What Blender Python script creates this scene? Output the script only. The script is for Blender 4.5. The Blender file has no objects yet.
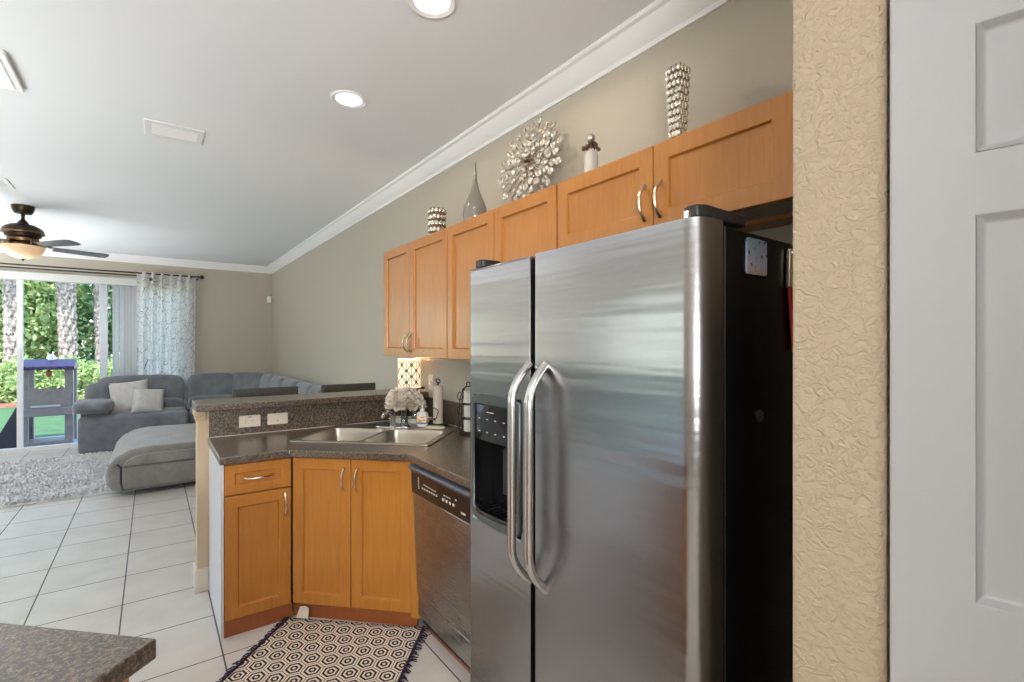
import bpy, bmesh, math, random
import numpy as np
from mathutils import Vector, Matrix
from mathutils.geometry import tessellate_polygon
random.seed(7); RNG = np.random.default_rng(11)
C = bpy.context.scene.collection
S = bpy.context.scene
PI = math.pi
D = math.radians

# ------------------------------------------------------------------ camera
cam = bpy.data.cameras.new('camera'); cam_o = bpy.data.objects.new('camera', cam); C.objects.link(cam_o)
cam_o.location = (0, 0, 1.47)
cam_o.rotation_euler = (PI/2, 0, -math.atan(360/490))
cam.sensor_fit = 'HORIZONTAL'; cam.sensor_width = 36.0; cam.lens = 36.0*490/1024
cam.shift_y = 4/1024
cam.clip_start = 0.02; cam.clip_end = 300
S.camera = cam_o

# ------------------------------------------------------------------ view, world, sun, area lights
S.view_settings.view_transform = 'Standard'; S.view_settings.look = 'None'
S.view_settings.exposure = 0.27; S.view_settings.gamma = 1.0; S.view_settings.use_curve_mapping = False
W = bpy.data.worlds.new('sky'); S.world = W; W.use_nodes = True
wn = W.node_tree; bg = wn.nodes['Background']
sky = wn.nodes.new('ShaderNodeTexSky'); sky.sky_type = 'NISHITA'; sky.sun_disc = False
sky.sun_elevation = D(55); sky.sun_rotation = D(200); sky.air_density = 1.0; sky.dust_density = 0.6
wn.links.new(sky.outputs[0], bg.inputs[0]); bg.inputs[1].default_value = 1.1

def light(name, typ, loc, rot, energy, color, **kw):
    l = bpy.data.lights.new(name, typ); o = bpy.data.objects.new(name, l); C.objects.link(o)
    o.location = loc; o.rotation_euler = rot; l.energy = energy; l.color = color
    for k, v in kw.items(): setattr(l, k, v)
    return o
# late-morning sun from behind the house
light('sun', 'SUN', (0, 0, 20), (D(38), 0, D(-25)), 9.5, (1, .95, .86), angle=D(.6))
# unseen fill light added at the left wall, standing in for daylight
light('left_fill_light', 'AREA', (-3.72, 4.6, 1.25), (0, D(-90), 0), 3.5, (.86, .93, 1), shape='RECTANGLE', size=2.0, size_y=3.4)
# unseen fill lights added to brighten the room, standing in for bounced flash
light('ceiling_fill_rear', 'AREA', (-1.3, -2.15, 1.5), Vector((-.04, .52, .80)).to_track_quat('-Z', 'Y').to_euler(), 270, (.98, .99, 1), shape='RECTANGLE', size=2.0, size_y=1.2)
light('ceiling_fill_living', 'AREA', (-2.5, 7.6, 1.35), (PI, 0, 0), 100, (.97, .99, 1), shape='DISK', size=2.6)
light('ceiling_fill_middle', 'AREA', (-2.3, 3.2, 1.35), (PI, 0, 0), 46, (.97, .99, 1), shape='DISK', size=2.2)

# ------------------------------------------------------------------ node maths
class X:
    """a scalar socket with operators"""
    def __init__(s, nt, v): s.nt, s.v = nt, v
    def op(s, o, *a):
        n = s.nt.nodes.new('ShaderNodeMath'); n.operation = o
        for i, q in enumerate((s,)+a):
            q = q.v if isinstance(q, X) else q
            if isinstance(q, (int, float)): n.inputs[i].default_value = q
            else: s.nt.links.new(q, n.inputs[i])
        return X(s.nt, n.outputs[0])
    def __add__(s, b): return s.op('ADD', b)
    def __sub__(s, b): return s.op('SUBTRACT', b)
    def __mul__(s, b): return s.op('MULTIPLY', b)
    def __truediv__(s, b): return s.op('DIVIDE', b)
    def abs(s): return s.op('ABSOLUTE')
    def frac(s): return s.op('FRACT')
    def lt(s, b): return s.op('LESS_THAN', b)
    def gt(s, b): return s.op('GREATER_THAN', b)
    def max(s, b): return s.op('MAXIMUM', b)
    def min(s, b): return s.op('MINIMUM', b)
    def cos(s): return s.op('COSINE')

def new_mat(name):
    m = bpy.data.materials.new(name); m.use_nodes = True
    return m, m.node_tree, m.node_tree.nodes['Principled BSDF']
def coord(nt, kind='Object'):
    return nt.nodes.new('ShaderNodeTexCoord').outputs[kind]
def sep(nt, v):
    n = nt.nodes.new('ShaderNodeSeparateXYZ'); nt.links.new(v, n.inputs[0])
    return [X(nt, n.outputs[i]) for i in range(3)]
def mapping(nt, v, scale=(1, 1, 1), rot=(0, 0, 0)):
    n = nt.nodes.new('ShaderNodeMapping'); nt.links.new(v, n.inputs[0])
    n.inputs['Scale'].default_value = scale; n.inputs['Rotation'].default_value = rot
    return n.outputs[0]
def noise(nt, v, scale, detail=4, rough=.55, dist=0):
    n = nt.nodes.new('ShaderNodeTexNoise'); nt.links.new(v, n.inputs['Vector'])
    n.inputs['Scale'].default_value = scale; n.inputs['Detail'].default_value = detail
    n.inputs['Roughness'].default_value = rough; n.inputs['Distortion'].default_value = dist
    return n.outputs[0]
def ramp(nt, v, stops):
    n = nt.nodes.new('ShaderNodeValToRGB'); nt.links.new(v.v if isinstance(v, X) else v, n.inputs[0])
    el = n.color_ramp.elements
    while len(el) < len(stops): el.new(.5)
    for e, (p, c) in zip(el, stops):
        e.position = p; e.color = (c, c, c, 1) if isinstance(c, (int, float)) else (*c, 1)
    return n.outputs[0]
def mix(nt, fac, a, b):
    n = nt.nodes.new('ShaderNodeMix'); n.data_type = 'RGBA'
    f = fac.v if isinstance(fac, X) else fac
    if isinstance(f, (int, float)): n.inputs[0].default_value = f
    else: nt.links.new(f, n.inputs[0])
    for i, c in ((6, a), (7, b)):
        if isinstance(c, tuple): n.inputs[i].default_value = (*c, 1)
        else: nt.links.new(c, n.inputs[i])
    return n.outputs[2]
def bump(nt, b, h, strength, dist=.01):
    n = nt.nodes.new('ShaderNodeBump'); n.inputs['Strength'].default_value = strength; n.inputs['Distance'].default_value = dist
    nt.links.new(h.v if isinstance(h, X) else h, n.inputs['Height']); nt.links.new(n.outputs[0], b.inputs['Normal'])
def mat(name, col, rough=.5, metal=0, spec=.5, var=0, vscale=30, bmp=0, bscale=200, coat=0, emit=None, estr=0):
    """a plain procedural material: colour with slight noise variation and optional bump"""
    m, nt, b = new_mat(name)
    b.inputs['Roughness'].default_value = rough; b.inputs['Metallic'].default_value = metal
    b.inputs['Specular IOR Level'].default_value = spec; b.inputs['Coat Weight'].default_value = coat
    v = coord(nt)
    if var:
        lo = tuple(max(0, c*(1-var)) for c in col); hi = tuple(min(1, c*(1+var)) for c in col)
        nt.links.new(ramp(nt, noise(nt, v, vscale), [(.3, lo), (.7, hi)]), b.inputs['Base Color'])
    else: b.inputs['Base Color'].default_value = (*col, 1)
    if bmp: bump(nt, b, noise(nt, v, bscale, 3), bmp)
    if emit: b.inputs['Emission Color'].default_value = (*emit, 1); b.inputs['Emission Strength'].default_value = estr
    return m

# ------------------------------------------------------------------ materials
def wall_mat(name, col, strength, scale=38, dist=.006):
    m, nt, b = new_mat(name); b.inputs['Base Color'].default_value = (*col, 1); b.inputs['Roughness'].default_value = .62
    b.inputs['Specular IOR Level'].default_value = .3
    v = coord(nt); w = mapping(nt, v, (1, 1, 1.25))
    h = ramp(nt, noise(nt, w, scale, 3, .5, 1.2), [(.42, 0.), (.62, 1.)])
    bump(nt, b, h, strength, dist); return m
M = {}
M['wall'] = wall_mat('wall paint', (.45, .413, .34), .10, 45, .003)
M['wall_near'] = wall_mat('knockdown wall paint', (.44, .35, .24), .7, 62, .003)
M['ceiling'] = wall_mat('ceiling paint', (.78, .80, .815), .05, 60, .003)
M['trim'] = mat('white trim paint', (.82, .82, .81), .35)
M['base_trim'] = mat('cream baseboard paint', (.66, .58, .48), .4)
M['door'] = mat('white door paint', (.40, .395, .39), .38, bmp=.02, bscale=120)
M['knee'] = mat('knee wall paint', (.52, .40, .27), .55, bmp=.05, bscale=90)
M['laminate'] = mat('pale grey laminate', (.60, .58, .60), .4)
def wood(name, lo, hi):
    m, nt, b = new_mat(name); v = coord(nt)
    g = noise(nt, mapping(nt, v, (14, 14, 1.3)), 3.5, 6, .6, .6); w = noise(nt, v, 2.2, 2)
    n = nt.nodes.new('ShaderNodeMath'); n.operation = 'ADD'; nt.links.new(g, n.inputs[0]); nt.links.new(w, n.inputs[1])
    nt.links.new(ramp(nt, X(nt, n.outputs[0])*.5, [(.36, lo), (.64, hi)]), b.inputs['Base Color'])
    b.inputs['Roughness'].default_value = .36; b.inputs['Coat Weight'].default_value = .2; b.inputs['Coat Roughness'].default_value = .2
    bump(nt, b, g, .02); return m
M['wood'] = wood('honey maple', (.40, .142, .017), (.50, .200, .029))
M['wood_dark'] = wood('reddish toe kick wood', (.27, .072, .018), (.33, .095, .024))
M['underside'] = mat('cabinet underside', (.55, .50, .42), .5)
def granite(name):
    m, nt, b = new_mat(name); v = coord(nt)
    a = noise(nt, v, 95, 3, .6); c = noise(nt, v, 210, 2, .5); e = noise(nt, v, 14, 3)
    base = ramp(nt, a, [(.34, (.016, .011, .008)), (.47, (.052, .034, .021)), (.56, (.118, .078, .050)), (.68, (.21, .15, .10))])
    base = mix(nt, ramp(nt, c, [(.60, 0.), (.66, 1.)]), base, (.25, .19, .14))
    base = mix(nt, ramp(nt, c, [(.36, 1.), (.40, 0.)]), base, (.012, .009, .008))
    nt.links.new(base, b.inputs['Base Color'])
    b.inputs['Roughness'].default_value = .34; b.inputs['Coat Weight'].default_value = .75; b.inputs['Coat Roughness'].default_value = .24; b.inputs['Coat IOR'].default_value = 1.75; b.inputs['IOR'].default_value = 1.6; return m
M['granite'] = granite('brown speckled laminate')
M['caulk'] = mat('caulk', (.55, .48, .38), .6)
def floor_mat():
    m, nt, b = new_mat('ceramic floor tile'); v = coord(nt); x, y, z = sep(nt, v)
    tx, ty, g = .407, .4285, .0035
    fx = (((x - .272)/tx + 40).frac()*tx); fy = (((y - 2.681)/ty + 40).frac()*ty)
    grout = fx.min(X(nt, fx.v)*-1 + tx).min(fy.min(fy*-1 + ty)).lt(g)
    ix = ((x - .272)/tx).op('FLOOR'); iy = ((y - 2.681)/ty).op('FLOOR')
    wn_ = nt.nodes.new('ShaderNodeTexWhiteNoise'); wn_.noise_dimensions = '1D'; nt.links.new((ix*7.13 + iy*3.77).v, wn_.inputs['W'])
    t = mix(nt, ramp(nt, noise(nt, v, 5, 4), [(.3, 0.), (.7, 1.)]), (.56, .515, .46), (.66, .62, .565))
    t = mix(nt, X(nt, noise(nt, v, 70, 3))*.25, t, (.50, .45, .39))
    t = mix(nt, X(nt, wn_.outputs[0])*.18, t, (.72, .69, .65))
    nt.links.new(mix(nt, grout, t, (.10, .095, .09)), b.inputs['Base Color'])
    nt.links.new((grout*.45 + .30).v, b.inputs['Roughness'])
    bump(nt, b, (grout*-1 + 1) + X(nt, noise(nt, v, 40, 2))*.06, .25, .002); return m
M['floor'] = floor_mat()
def steel(name, col, rough, wave=.0, streak=(1.2, 1.2, 160)):
    m, nt, b = new_mat(name); v = coord(nt)
    s = noise(nt, mapping(nt, v, streak), 3, 5, .65); w = noise(nt, mapping(nt, v, (.25, .25, 5.5)), 1.6, 3, .5)
    sm = noise(nt, v, 6, 4, .6)
    nt.links.new(ramp(nt, s, [(.2, tuple(c*.93 for c in col)), (.8, tuple(min(1, c*1.05) for c in col))]), b.inputs['Base Color'])
    b.inputs['Metallic'].default_value = 1
    nt.links.new((X(nt, s)*.10 + X(nt, sm)*.05 + (rough - .08)).v, b.inputs['Roughness'])
    b.inputs['Anisotropic'].default_value = .4
    if wave: bump(nt, b, w, wave, .05)
    return m
M['steel'] = steel('brushed stainless steel', (.338, .328, .335), .24, .11)
M['steel_dw'] = steel('dishwasher steel', (.40, .39, .385), .28, .012)
M['handle_steel'] = steel('polished bar steel', (.60, .585, .565), .24)
M['sink_steel'] = mat('sink steel', (.50, .46, .40), .34, 1)
M['nickel'] = mat('warm brushed nickel', (.72, .62, .50), .25, 1)
M['chrome'] = mat('chrome', (.8, .8, .8), .08, 1)
M['black'] = mat('black appliance enamel', (.004, .004, .0045), .22, spec=.15, bmp=.03, bscale=500)
M['black_gloss'] = mat('black gloss plastic', (.008, .008, .009), .07)
M['black_matte'] = mat('black plastic', (.012, .012, .012), .5)
M['dw_panel'] = mat('dark brown control panel', (.018, .013, .011), .22)
M['dw_lip'] = mat('grey handle lip', (.10, .11, .13), .28)
M['mark'] = mat('pale printed marks', (.62, .58, .52), .5)
M['bezel'] = mat('pewter bezel', (.16, .17, .165), .28, 1)
M['rubber'] = mat('dark gasket', (.008, .008, .008), .6)
M['hinge'] = mat('dark hinge cover', (.02, .018, .016), .35, var=.5, vscale=60)
M['plate'] = mat('almond outlet plate', (.68, .61, .51), .35)
M['slot'] = mat('outlet slots', (.05, .045, .04), .5)
def fabric(name, col, var, scale, bm_=.25):
    m, nt, b = new_mat(name); v = coord(nt)
    lo = tuple(c*(1-var) for c in col); hi = tuple(min(1, c*(1+var)) for c in col)
    nt.links.new(ramp(nt, noise(nt, v, scale, 4, .6, .5), [(.3, lo), (.7, hi)]), b.inputs['Base Color'])
    b.inputs['Roughness'].default_value = .9; b.inputs['Sheen Weight'].default_value = .35; b.inputs['Specular IOR Level'].default_value = .15
    bump(nt, b, noise(nt, v, 180, 2), bm_, .003); return m
M['sofa'] = fabric('blue grey microfibre', (.165, .175, .192), .25, 5)
M['sofa_seam'] = mat('dark upholstery seam', (.035, .035, .04), .9)
M['ottoman'] = fabric('taupe grey microfibre', (.225, .21, .19), .18, 6)
M['pillow'] = fabric('pale grey cushion', (.50, .485, .47), .12, 14, .4)
M['shag'] = fabric('grey shag pile', (.72, .71, .71), .12, 3)
M['stool'] = mat('charcoal stool wood', (.045, .043, .037), .45, var=.2)
M['bronze'] = mat('dark bronze', (.045, .032, .022), .35, .8)
M['bronze_warm'] = mat('brushed antique bronze', (.22, .13, .07), .35, .85)
M['blade'] = mat('fan blade', (.10, .09, .095), .22, var=.2, vscale=8)
M['amber'] = mat('amber glass', (.62, .44, .28), .3, emit=(1, .66, .38), estr=.28)
M['amber_lamp'] = mat('lit lamp glass', (.9, .7, .5), .3, emit=(1, .72, .42), estr=1.2)
M['lens'] = mat('lit downlight lens', (.95, .95, .95), .4, emit=(1, .97, .92), estr=3.0)
M['diffuser'] = mat('ceiling light diffuser', (.75, .75, .75), .4, emit=(1, 1, 1), estr=.25)
M['vent'] = mat('white vent metal', (.78, .78, .78), .4)
M['vent_dark'] = mat('vent shadow', (.06, .06, .06), .7)
M['white'] = mat('white plastic', (.72, .72, .71), .4)
def leaf_mat(name, lo, hi):
    m, nt, b = new_mat(name); v = coord(nt)
    c = ramp(nt, noise(nt, v, 3.5, 4, .7), [(.3, lo), (.7, hi)]); nt.links.new(c, b.inputs['Base Color']); b.inputs['Roughness'].default_value = .5
    t = nt.nodes.new('ShaderNodeBsdfTranslucent'); nt.links.new(c, t.inputs[0]); ms = nt.nodes.new('ShaderNodeMixShader'); ms.inputs[0].default_value = .4
    o = nt.nodes['Material Output']; nt.links.new(b.outputs[0], ms.inputs[1]); nt.links.new(t.outputs[0], ms.inputs[2]); nt.links.new(ms.outputs[0], o.inputs[0]); return m
M['valance'] = mat('blind valance', (.52, .52, .49), .5)
M['vane'] = leaf_mat('white blind vane', (.84, .85, .86), (.88, .89, .90))
def glass(name, tint, gl=.06):
    m = bpy.data.materials.new(name); m.use_nodes = True; nt = m.node_tree; nt.nodes.clear()
    o = nt.nodes.new('ShaderNodeOutputMaterial'); t = nt.nodes.new('ShaderNodeBsdfTransparent'); g = nt.nodes.new('ShaderNodeBsdfGlossy')
    t.inputs[0].default_value = (*tint, 1); g.inputs['Roughness'].default_value = .03
    f = nt.nodes.new('ShaderNodeFresnel'); f.inputs[0].default_value = 1.45; mx = nt.nodes.new('ShaderNodeMixShader')
    a = X(nt, f.outputs[0]) + gl
    nt.links.new(a.v, mx.inputs[0]); nt.links.new(t.outputs[0], mx.inputs[1]); nt.links.new(g.outputs[0], mx.inputs[2]); nt.links.new(mx.outputs[0], o.inputs[0])
    return m
M['pane'] = glass('window glass', (.97, .98, .98), -.038)
M['tinted'] = glass('tinted window glass', (.66, .68, .69), -.03)  # darkened to dim the added left window in the refrigerator's reflection
M['clear'] = glass('clear glass', (.93, .935, .92), .16)
M['bottle_glass'] = mat('frosted bottle glass', (.58, .55, .48), .12, coat=.6)
M['smoke'] = mat('smoky grey glass', (.20, .185, .155), .12, coat=.5)
M['mosaic'] = mat('mirrored mosaic', (.74, .68, .58), .12, .9, var=.35, vscale=60)
M['mosaic_gap'] = mat('brown mosaic grout', (.12, .07, .04), .5)
M['crystal'] = mat('champagne crystal', (.52, .47, .40), .12, .6, var=.3, vscale=40)
M['wire'] = mat('champagne wire', (.30, .24, .17), .3, 1)
M['twig'] = mat('brown twig ornament', (.14, .075, .045), .5, .3)
M['iron'] = mat('black wrought iron', (.015, .011, .009), .4, .3)
M['paper'] = mat('paper towel', (.66, .58, .47), .9, var=.05, vscale=40, bmp=.2, bscale=300)
M['petal'] = mat('ivory petals', (.80, .72, .61), .75, var=.06, vscale=25)
M['stem'] = mat('green stems', (.08, .13, .05), .6)
M['ceramic'] = mat('white ceramic', (.74, .70, .63), .2)
M['soap'] = mat('clear soap bottle', (.66, .62, .58), .12, coat=.4)
def soap_label():
    m, nt, b = new_mat('soap label'); v = coord(nt); x, y, z = sep(nt, v)
    c = mix(nt, ramp(nt, noise(nt, v, 45, 2), [(.45, 0.), (.55, 1.)]), (.75, .72, .68), (.70, .33, .06))
    c = mix(nt, z.lt(.035), c, (.10, .16, .35)); nt.links.new(c, b.inputs['Base Color']); b.inputs['Roughness'].default_value = .3; return m
M['soap_label'] = soap_label()
M['cloth'] = mat('folded pale cloth', (.62, .57, .42), .9, bmp=.3)
M['red'] = mat('red fabric', (.45, .012, .015), .8)
M['maroon'] = mat('dark red lacquer', (.10, .015, .008), .3)
M['purple'] = mat('purple plastic', (.055, .016, .068), .45, var=.2, vscale=10)
M['play'] = mat('grey brown plastic', (.25, .21, .195), .55, var=.12, vscale=8)
M['play_dark'] = mat('dark plastic', (.03, .028, .035), .5)
M['orange'] = mat('orange plastic', (.35, .08, .02), .5)
M['fringe'] = mat('dark purple yarn', (.025, .015, .04), .9)
def kitchen_rug_mat():
    m, nt, b = new_mat('black and cream hexagon weave'); uv = coord(nt, 'UV')
    sc = .100; sx, sy = 1.0, 1.732
    u, v, _ = sep(nt, uv)
    px, py = u/sc, v/sc
    def md(a, s_): return (a/s_).frac()*s_ - s_/2
    ax, ay = md(px, sx), md(py, sy); bx, by = md(px + sx/2, sx), md(py + sy/2, sy)
    sel = (ax*ax + ay*ay).lt(bx*bx + by*by)
    qx = ax*sel + bx*(sel*-1 + 1); qy = ay*sel + by*(sel*-1 + 1)
    hx = qx.abs().max(qx.abs()*.5 + qy.abs()*.866)
    band = (hx*5.0 + .60).frac().lt(.52)
    ns = noise(nt, uv, 260, 2)
    dark = mix(nt, ns, (.010, .006, .006), (.024, .015, .014)); light_ = mix(nt, ns, (.66, .56, .45), (.80, .70, .58))
    nt.links.new(mix(nt, band, light_, dark), b.inputs['Base Color']); b.inputs['Roughness'].default_value = .95
    bump(nt, b, ns, .4, .003); return m
M['kitchen_rug'] = kitchen_rug_mat()
def curtain_mat():
    m, nt, b = new_mat('white curtain with dark line print'); uv = coord(nt, 'UV')
    d = nt.nodes.new('ShaderNodeTexVoronoi'); d.feature = 'DISTANCE_TO_EDGE'; nt.links.new(mapping(nt, uv, (1, .8, 1)), d.inputs['Vector']); d.inputs['Scale'].default_value = 11
    d2 = nt.nodes.new('ShaderNodeTexVoronoi'); d2.feature = 'DISTANCE_TO_EDGE'; nt.links.new(mapping(nt, uv, (1, 1.2, 1), (0, 0, .6)), d2.inputs['Vector']); d2.inputs['Scale'].default_value = 5
    l = X(nt, d.outputs[0]).lt(.012).max(X(nt, d2.outputs[0]).lt(.006))
    col = mix(nt, l, (.86, .835, .81), (.13, .125, .13)); nt.links.new(col, b.inputs['Base Color']); b.inputs['Roughness'].default_value = .85
    t = nt.nodes.new('ShaderNodeBsdfTranslucent'); nt.links.new(col, t.inputs[0]); ms = nt.nodes.new('ShaderNodeMixShader'); ms.inputs[0].default_value = .6
    o = nt.nodes['Material Output']; nt.links.new(b.outputs[0], ms.inputs[1]); nt.links.new(t.outputs[0], ms.inputs[2]); nt.links.new(ms.outputs[0], o.inputs[0]); return m
M['curtain'] = curtain_mat()
def shade_mat():
    m, nt, b = new_mat('lit cream shade with brown trellis'); u, v, _ = sep(nt, coord(nt, 'UV'))
    a = (u*7).frac() - .5; w = (v*2*PI*2.5).cos()
    l1 = (a.abs() - (w*.17 + .25)).abs().lt(.055); l2 = ((a.abs() - .5).abs().min(a.abs())).lt(.03)
    l = l1.max(l2)*(v.gt(.06)*v.lt(.94))
    c = mix(nt, l, (.80, .70, .52), (.03, .018, .012)); nt.links.new(c, b.inputs['Base Color'])
    e = mix(nt, l, (1, .82, .55), (.02, .01, .0)); nt.links.new(e, b.inputs['Emission Color']); b.inputs['Emission Strength'].default_value = .75
    b.inputs['Roughness'].default_value = .8; return m
M['shade'] = shade_mat()
def sticker_mat():
    m, nt, b = new_mat('beach photo magnet'); v = coord(nt); x, y, z = sep(nt, v)
    c = ramp(nt, (z + .043)*11.5, [(.05, (.62, .50, .52)), (.25, (.55, .57, .75)), (.9, (.30, .42, .62))])
    c = mix(nt, ramp(nt, noise(nt, v, 70, 3), [(.60, 0.), (.64, 1.)]), c, (.05, .06, .05))
    nt.links.new(c, b.inputs['Base Color']); b.inputs['Roughness'].default_value = .2; return m
M['sticker'] = sticker_mat()
M['leaf'] = leaf_mat('tree leaves', (.06, .17, .07), (.36, .52, .26))
M['leaf_light'] = leaf_mat('hedge leaves', (.16, .28, .08), (.50, .58, .26))
M['frond'] = leaf_mat('palm fronds', (.04, .12, .06), (.16, .30, .14))
M['bark'] = mat('palm bark', (.20, .165, .138), .9, var=.85, vscale=11, bmp=.5, bscale=40)
M['trunk'] = mat('tree bark', (.10, .08, .065), .9, var=.3, vscale=12)
M['grass'] = leaf_mat('lawn', (.06, .15, .07), (.14, .26, .11))
M['mulch'] = mat('red mulch', (.22, .075, .05), .95, var=.5, vscale=20, bmp=.6, bscale=60)
M['patio'] = mat('concrete patio', (.34, .36, .40), .85, var=.1, vscale=6)

# ------------------------------------------------------------------ mesh builder
class MB:
    def __init__(s): s.v = []; s.f = []; s.uv = None
    def add(s, vs, fs):
        n = len(s.v); s.v += [tuple(p) for p in vs]; s.f += [tuple(i+n for i in f) for f in fs]; return s
    def box(s, x0, x1, y0, y1, z0, z1):
        return s.add([(x0,y0,z0),(x1,y0,z0),(x1,y1,z0),(x0,y1,z0),(x0,y0,z1),(x1,y0,z1),(x1,y1,z1),(x0,y1,z1)],
                     [(0,3,2,1),(4,5,6,7),(0,1,5,4),(1,2,6,5),(2,3,7,6),(3,0,4,7)])
    def lathe(s, prof, c=(0,0,0), n=24, cap=True):
        vs = []; k = len(prof)
        for r, z in prof:
            for i in range(n):
                a = 2*PI*i/n; vs.append((c[0]+r*math.cos(a), c[1]+r*math.sin(a), c[2]+z))
        fs = [(j*n+i, j*n+(i+1) % n, (j+1)*n+(i+1) % n, (j+1)*n+i) for j in range(k-1) for i in range(n)]
        if cap: fs += [tuple(range(n-1, -1, -1)), tuple((k-1)*n+i for i in range(n))]
        return s.add(vs, fs)
    def cyl(s, c, r, h, n=20, r2=None): return s.lathe([(r, 0), (r if r2 is None else r2, h)], c, n)
    def sphere(s, c, r, nu=16, nv=10, e=1.0, e2=1.0):
        """superellipsoid: e rounds the vertical profile, e2 the plan"""
        r = (r, r, r) if isinstance(r, (int, float)) else r
        f = lambda t, p: math.copysign(abs(t)**p, t)
        vs = []
        for j in range(1, nv):
            t = -PI/2+PI*j/nv
            for i in range(nu):
                a = 2*PI*i/nu
                vs.append((c[0]+r[0]*f(math.cos(t), e)*f(math.cos(a), e2), c[1]+r[1]*f(math.cos(t), e)*f(math.sin(a), e2), c[2]+r[2]*f(math.sin(t), e)))
        b, t_ = len(vs), len(vs)+1; vs += [(c[0], c[1], c[2]-r[2]), (c[0], c[1], c[2]+r[2])]
        fs = [(j*nu+i, j*nu+(i+1) % nu, (j+1)*nu+(i+1) % nu, (j+1)*nu+i) for j in range(nv-2) for i in range(nu)]
        fs += [(b, (i+1) % nu, i) for i in range(nu)] + [(t_, (nv-2)*nu+i, (nv-2)*nu+(i+1) % nu) for i in range(nu)]
        return s.add(vs, fs)
    def tube(s, pts, r, n=10, closed=False, squash=1.0):
        pts = [Vector(p) for p in pts]; k = len(pts); rr = r if isinstance(r, (list, tuple)) else [r]*k
        vs = []; up = None
        for i, p in enumerate(pts):
            a = pts[(i-1) % k] if (closed or i) else p; b = pts[(i+1) % k] if (closed or i < k-1) else p
            t = (b-a).normalized()
            if up is None:
                up = Vector((0, 0, 1)) if abs(t.z) < .9 else Vector((1, 0, 0))
            side = t.cross(up).normalized(); up = side.cross(t).normalized()
            for q in range(n):
                g = 2*PI*q/n; vs.append(p + (side*math.cos(g) + up*math.sin(g)*squash)*rr[i])
        m_ = k if closed else k-1
        fs = [(j*n+i, j*n+(i+1) % n, ((j+1) % k)*n+(i+1) % n, ((j+1) % k)*n+i) for j in range(m_) for i in range(n)]
        if not closed: fs += [tuple(range(n-1, -1, -1)), tuple((k-1)*n+i for i in range(n))]
        return s.add(vs, fs)
    def prism(s, poly, a, b, axis='z'):
        mp = {'z': lambda p, t: (p[0], p[1], t), 'y': lambda p, t: (p[0], t, p[1]), 'x': lambda p, t: (t, p[0], p[1])}[axis]
        k = len(poly)
        return s.add([mp(p, a) for p in poly]+[mp(p, b) for p in poly],
                     [tuple(range(k)), tuple(range(2*k-1, k-1, -1))]+[(i, i+k, (i+1) % k+k, (i+1) % k) for i in range(k)])
    def holed(s, outer, holes, a, b, axis='z'):
        loops = [outer]+holes; flat = [p for l in loops for p in l]
        mp = {'z': lambda p, t: (p[0], p[1], t), 'y': lambda p, t: (p[0], t, p[1])}[axis]
        tris = tessellate_polygon([[Vector((p[0], p[1], 0)) for p in l] for l in loops]); n = len(flat)
        fs = [tuple(t) for t in tris]+[tuple(i+n for i in reversed(t)) for t in tris]; o = 0
        for l in loops:
            k = len(l); fs += [(o+i, o+(i+1) % k, o+(i+1) % k+n, o+i+n) for i in range(k)]; o += k
        return s.add([mp(p, a) for p in flat]+[mp(p, b) for p in flat], fs)
    def xf(s, m, start=0):
        for i in range(start, len(s.v)): s.v[i] = tuple(m @ Vector(s.v[i]))
        return s
    def build(s, name, m, parent=None, loc=(0,0,0), rot=0, smooth=True, bevel=0, seg=2, sub=0, ang=35):
        me = bpy.data.meshes.new(name); me.from_pydata(s.v, [], s.f)
        bm = bmesh.new(); bm.from_mesh(me); bmesh.ops.recalc_face_normals(bm, faces=bm.faces); bm.to_mesh(me); bm.free()
        o = bpy.data.objects.new(name, me); C.objects.link(o); o.location = loc
        o.rotation_euler = rot if isinstance(rot, (tuple, list)) else (0, 0, rot)
        if parent: o.parent = parent
        me.materials.append(M[m])
        if smooth:
            me.polygons.foreach_set('use_smooth', [True]*len(me.polygons)); me.set_sharp_from_angle(angle=D(ang))
        if bevel:
            b = o.modifiers.new('bevel', 'BEVEL'); b.width = bevel; b.segments = seg; b.limit_method = 'ANGLE'; b.angle_limit = D(40)
        if sub:
            b = o.modifiers.new('sub', 'SUBSURF'); b.levels = sub; b.render_levels = sub
        return o
def thing(name, label, cat, loc=(0,0,0), rz=0, group=None):
    o = bpy.data.objects.new(name, None); C.objects.link(o); o.location = loc
    o.rotation_euler = rz if isinstance(rz, tuple) else (0, 0, rz)
    o.empty_display_size = .05
    return tag(o, label, cat, group)
def tag(o, label, cat, group=None):
    o['label'] = label; o['category'] = cat
    if group: o['group'] = group
    return o
def struct(o): o['kind'] = 'structure'; return o
def copy_tree(o, parent=None):
    c = o.copy(); C.objects.link(c)
    if parent: c.parent = parent
    for ch in list(o.children): copy_tree(ch, c)
    return c
def box(name, m, x0, x1, y0, y1, z0, z1, parent=None, **k): return MB().box(x0,x1,y0,y1,z0,z1).build(name, m, parent, **k)
def ngon(n, r, c=(0, 0), ph=0): return [(c[0]+r*math.cos(2*PI*i/n+ph), c[1]+r*math.sin(2*PI*i/n+ph)) for i in range(n)]

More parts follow.
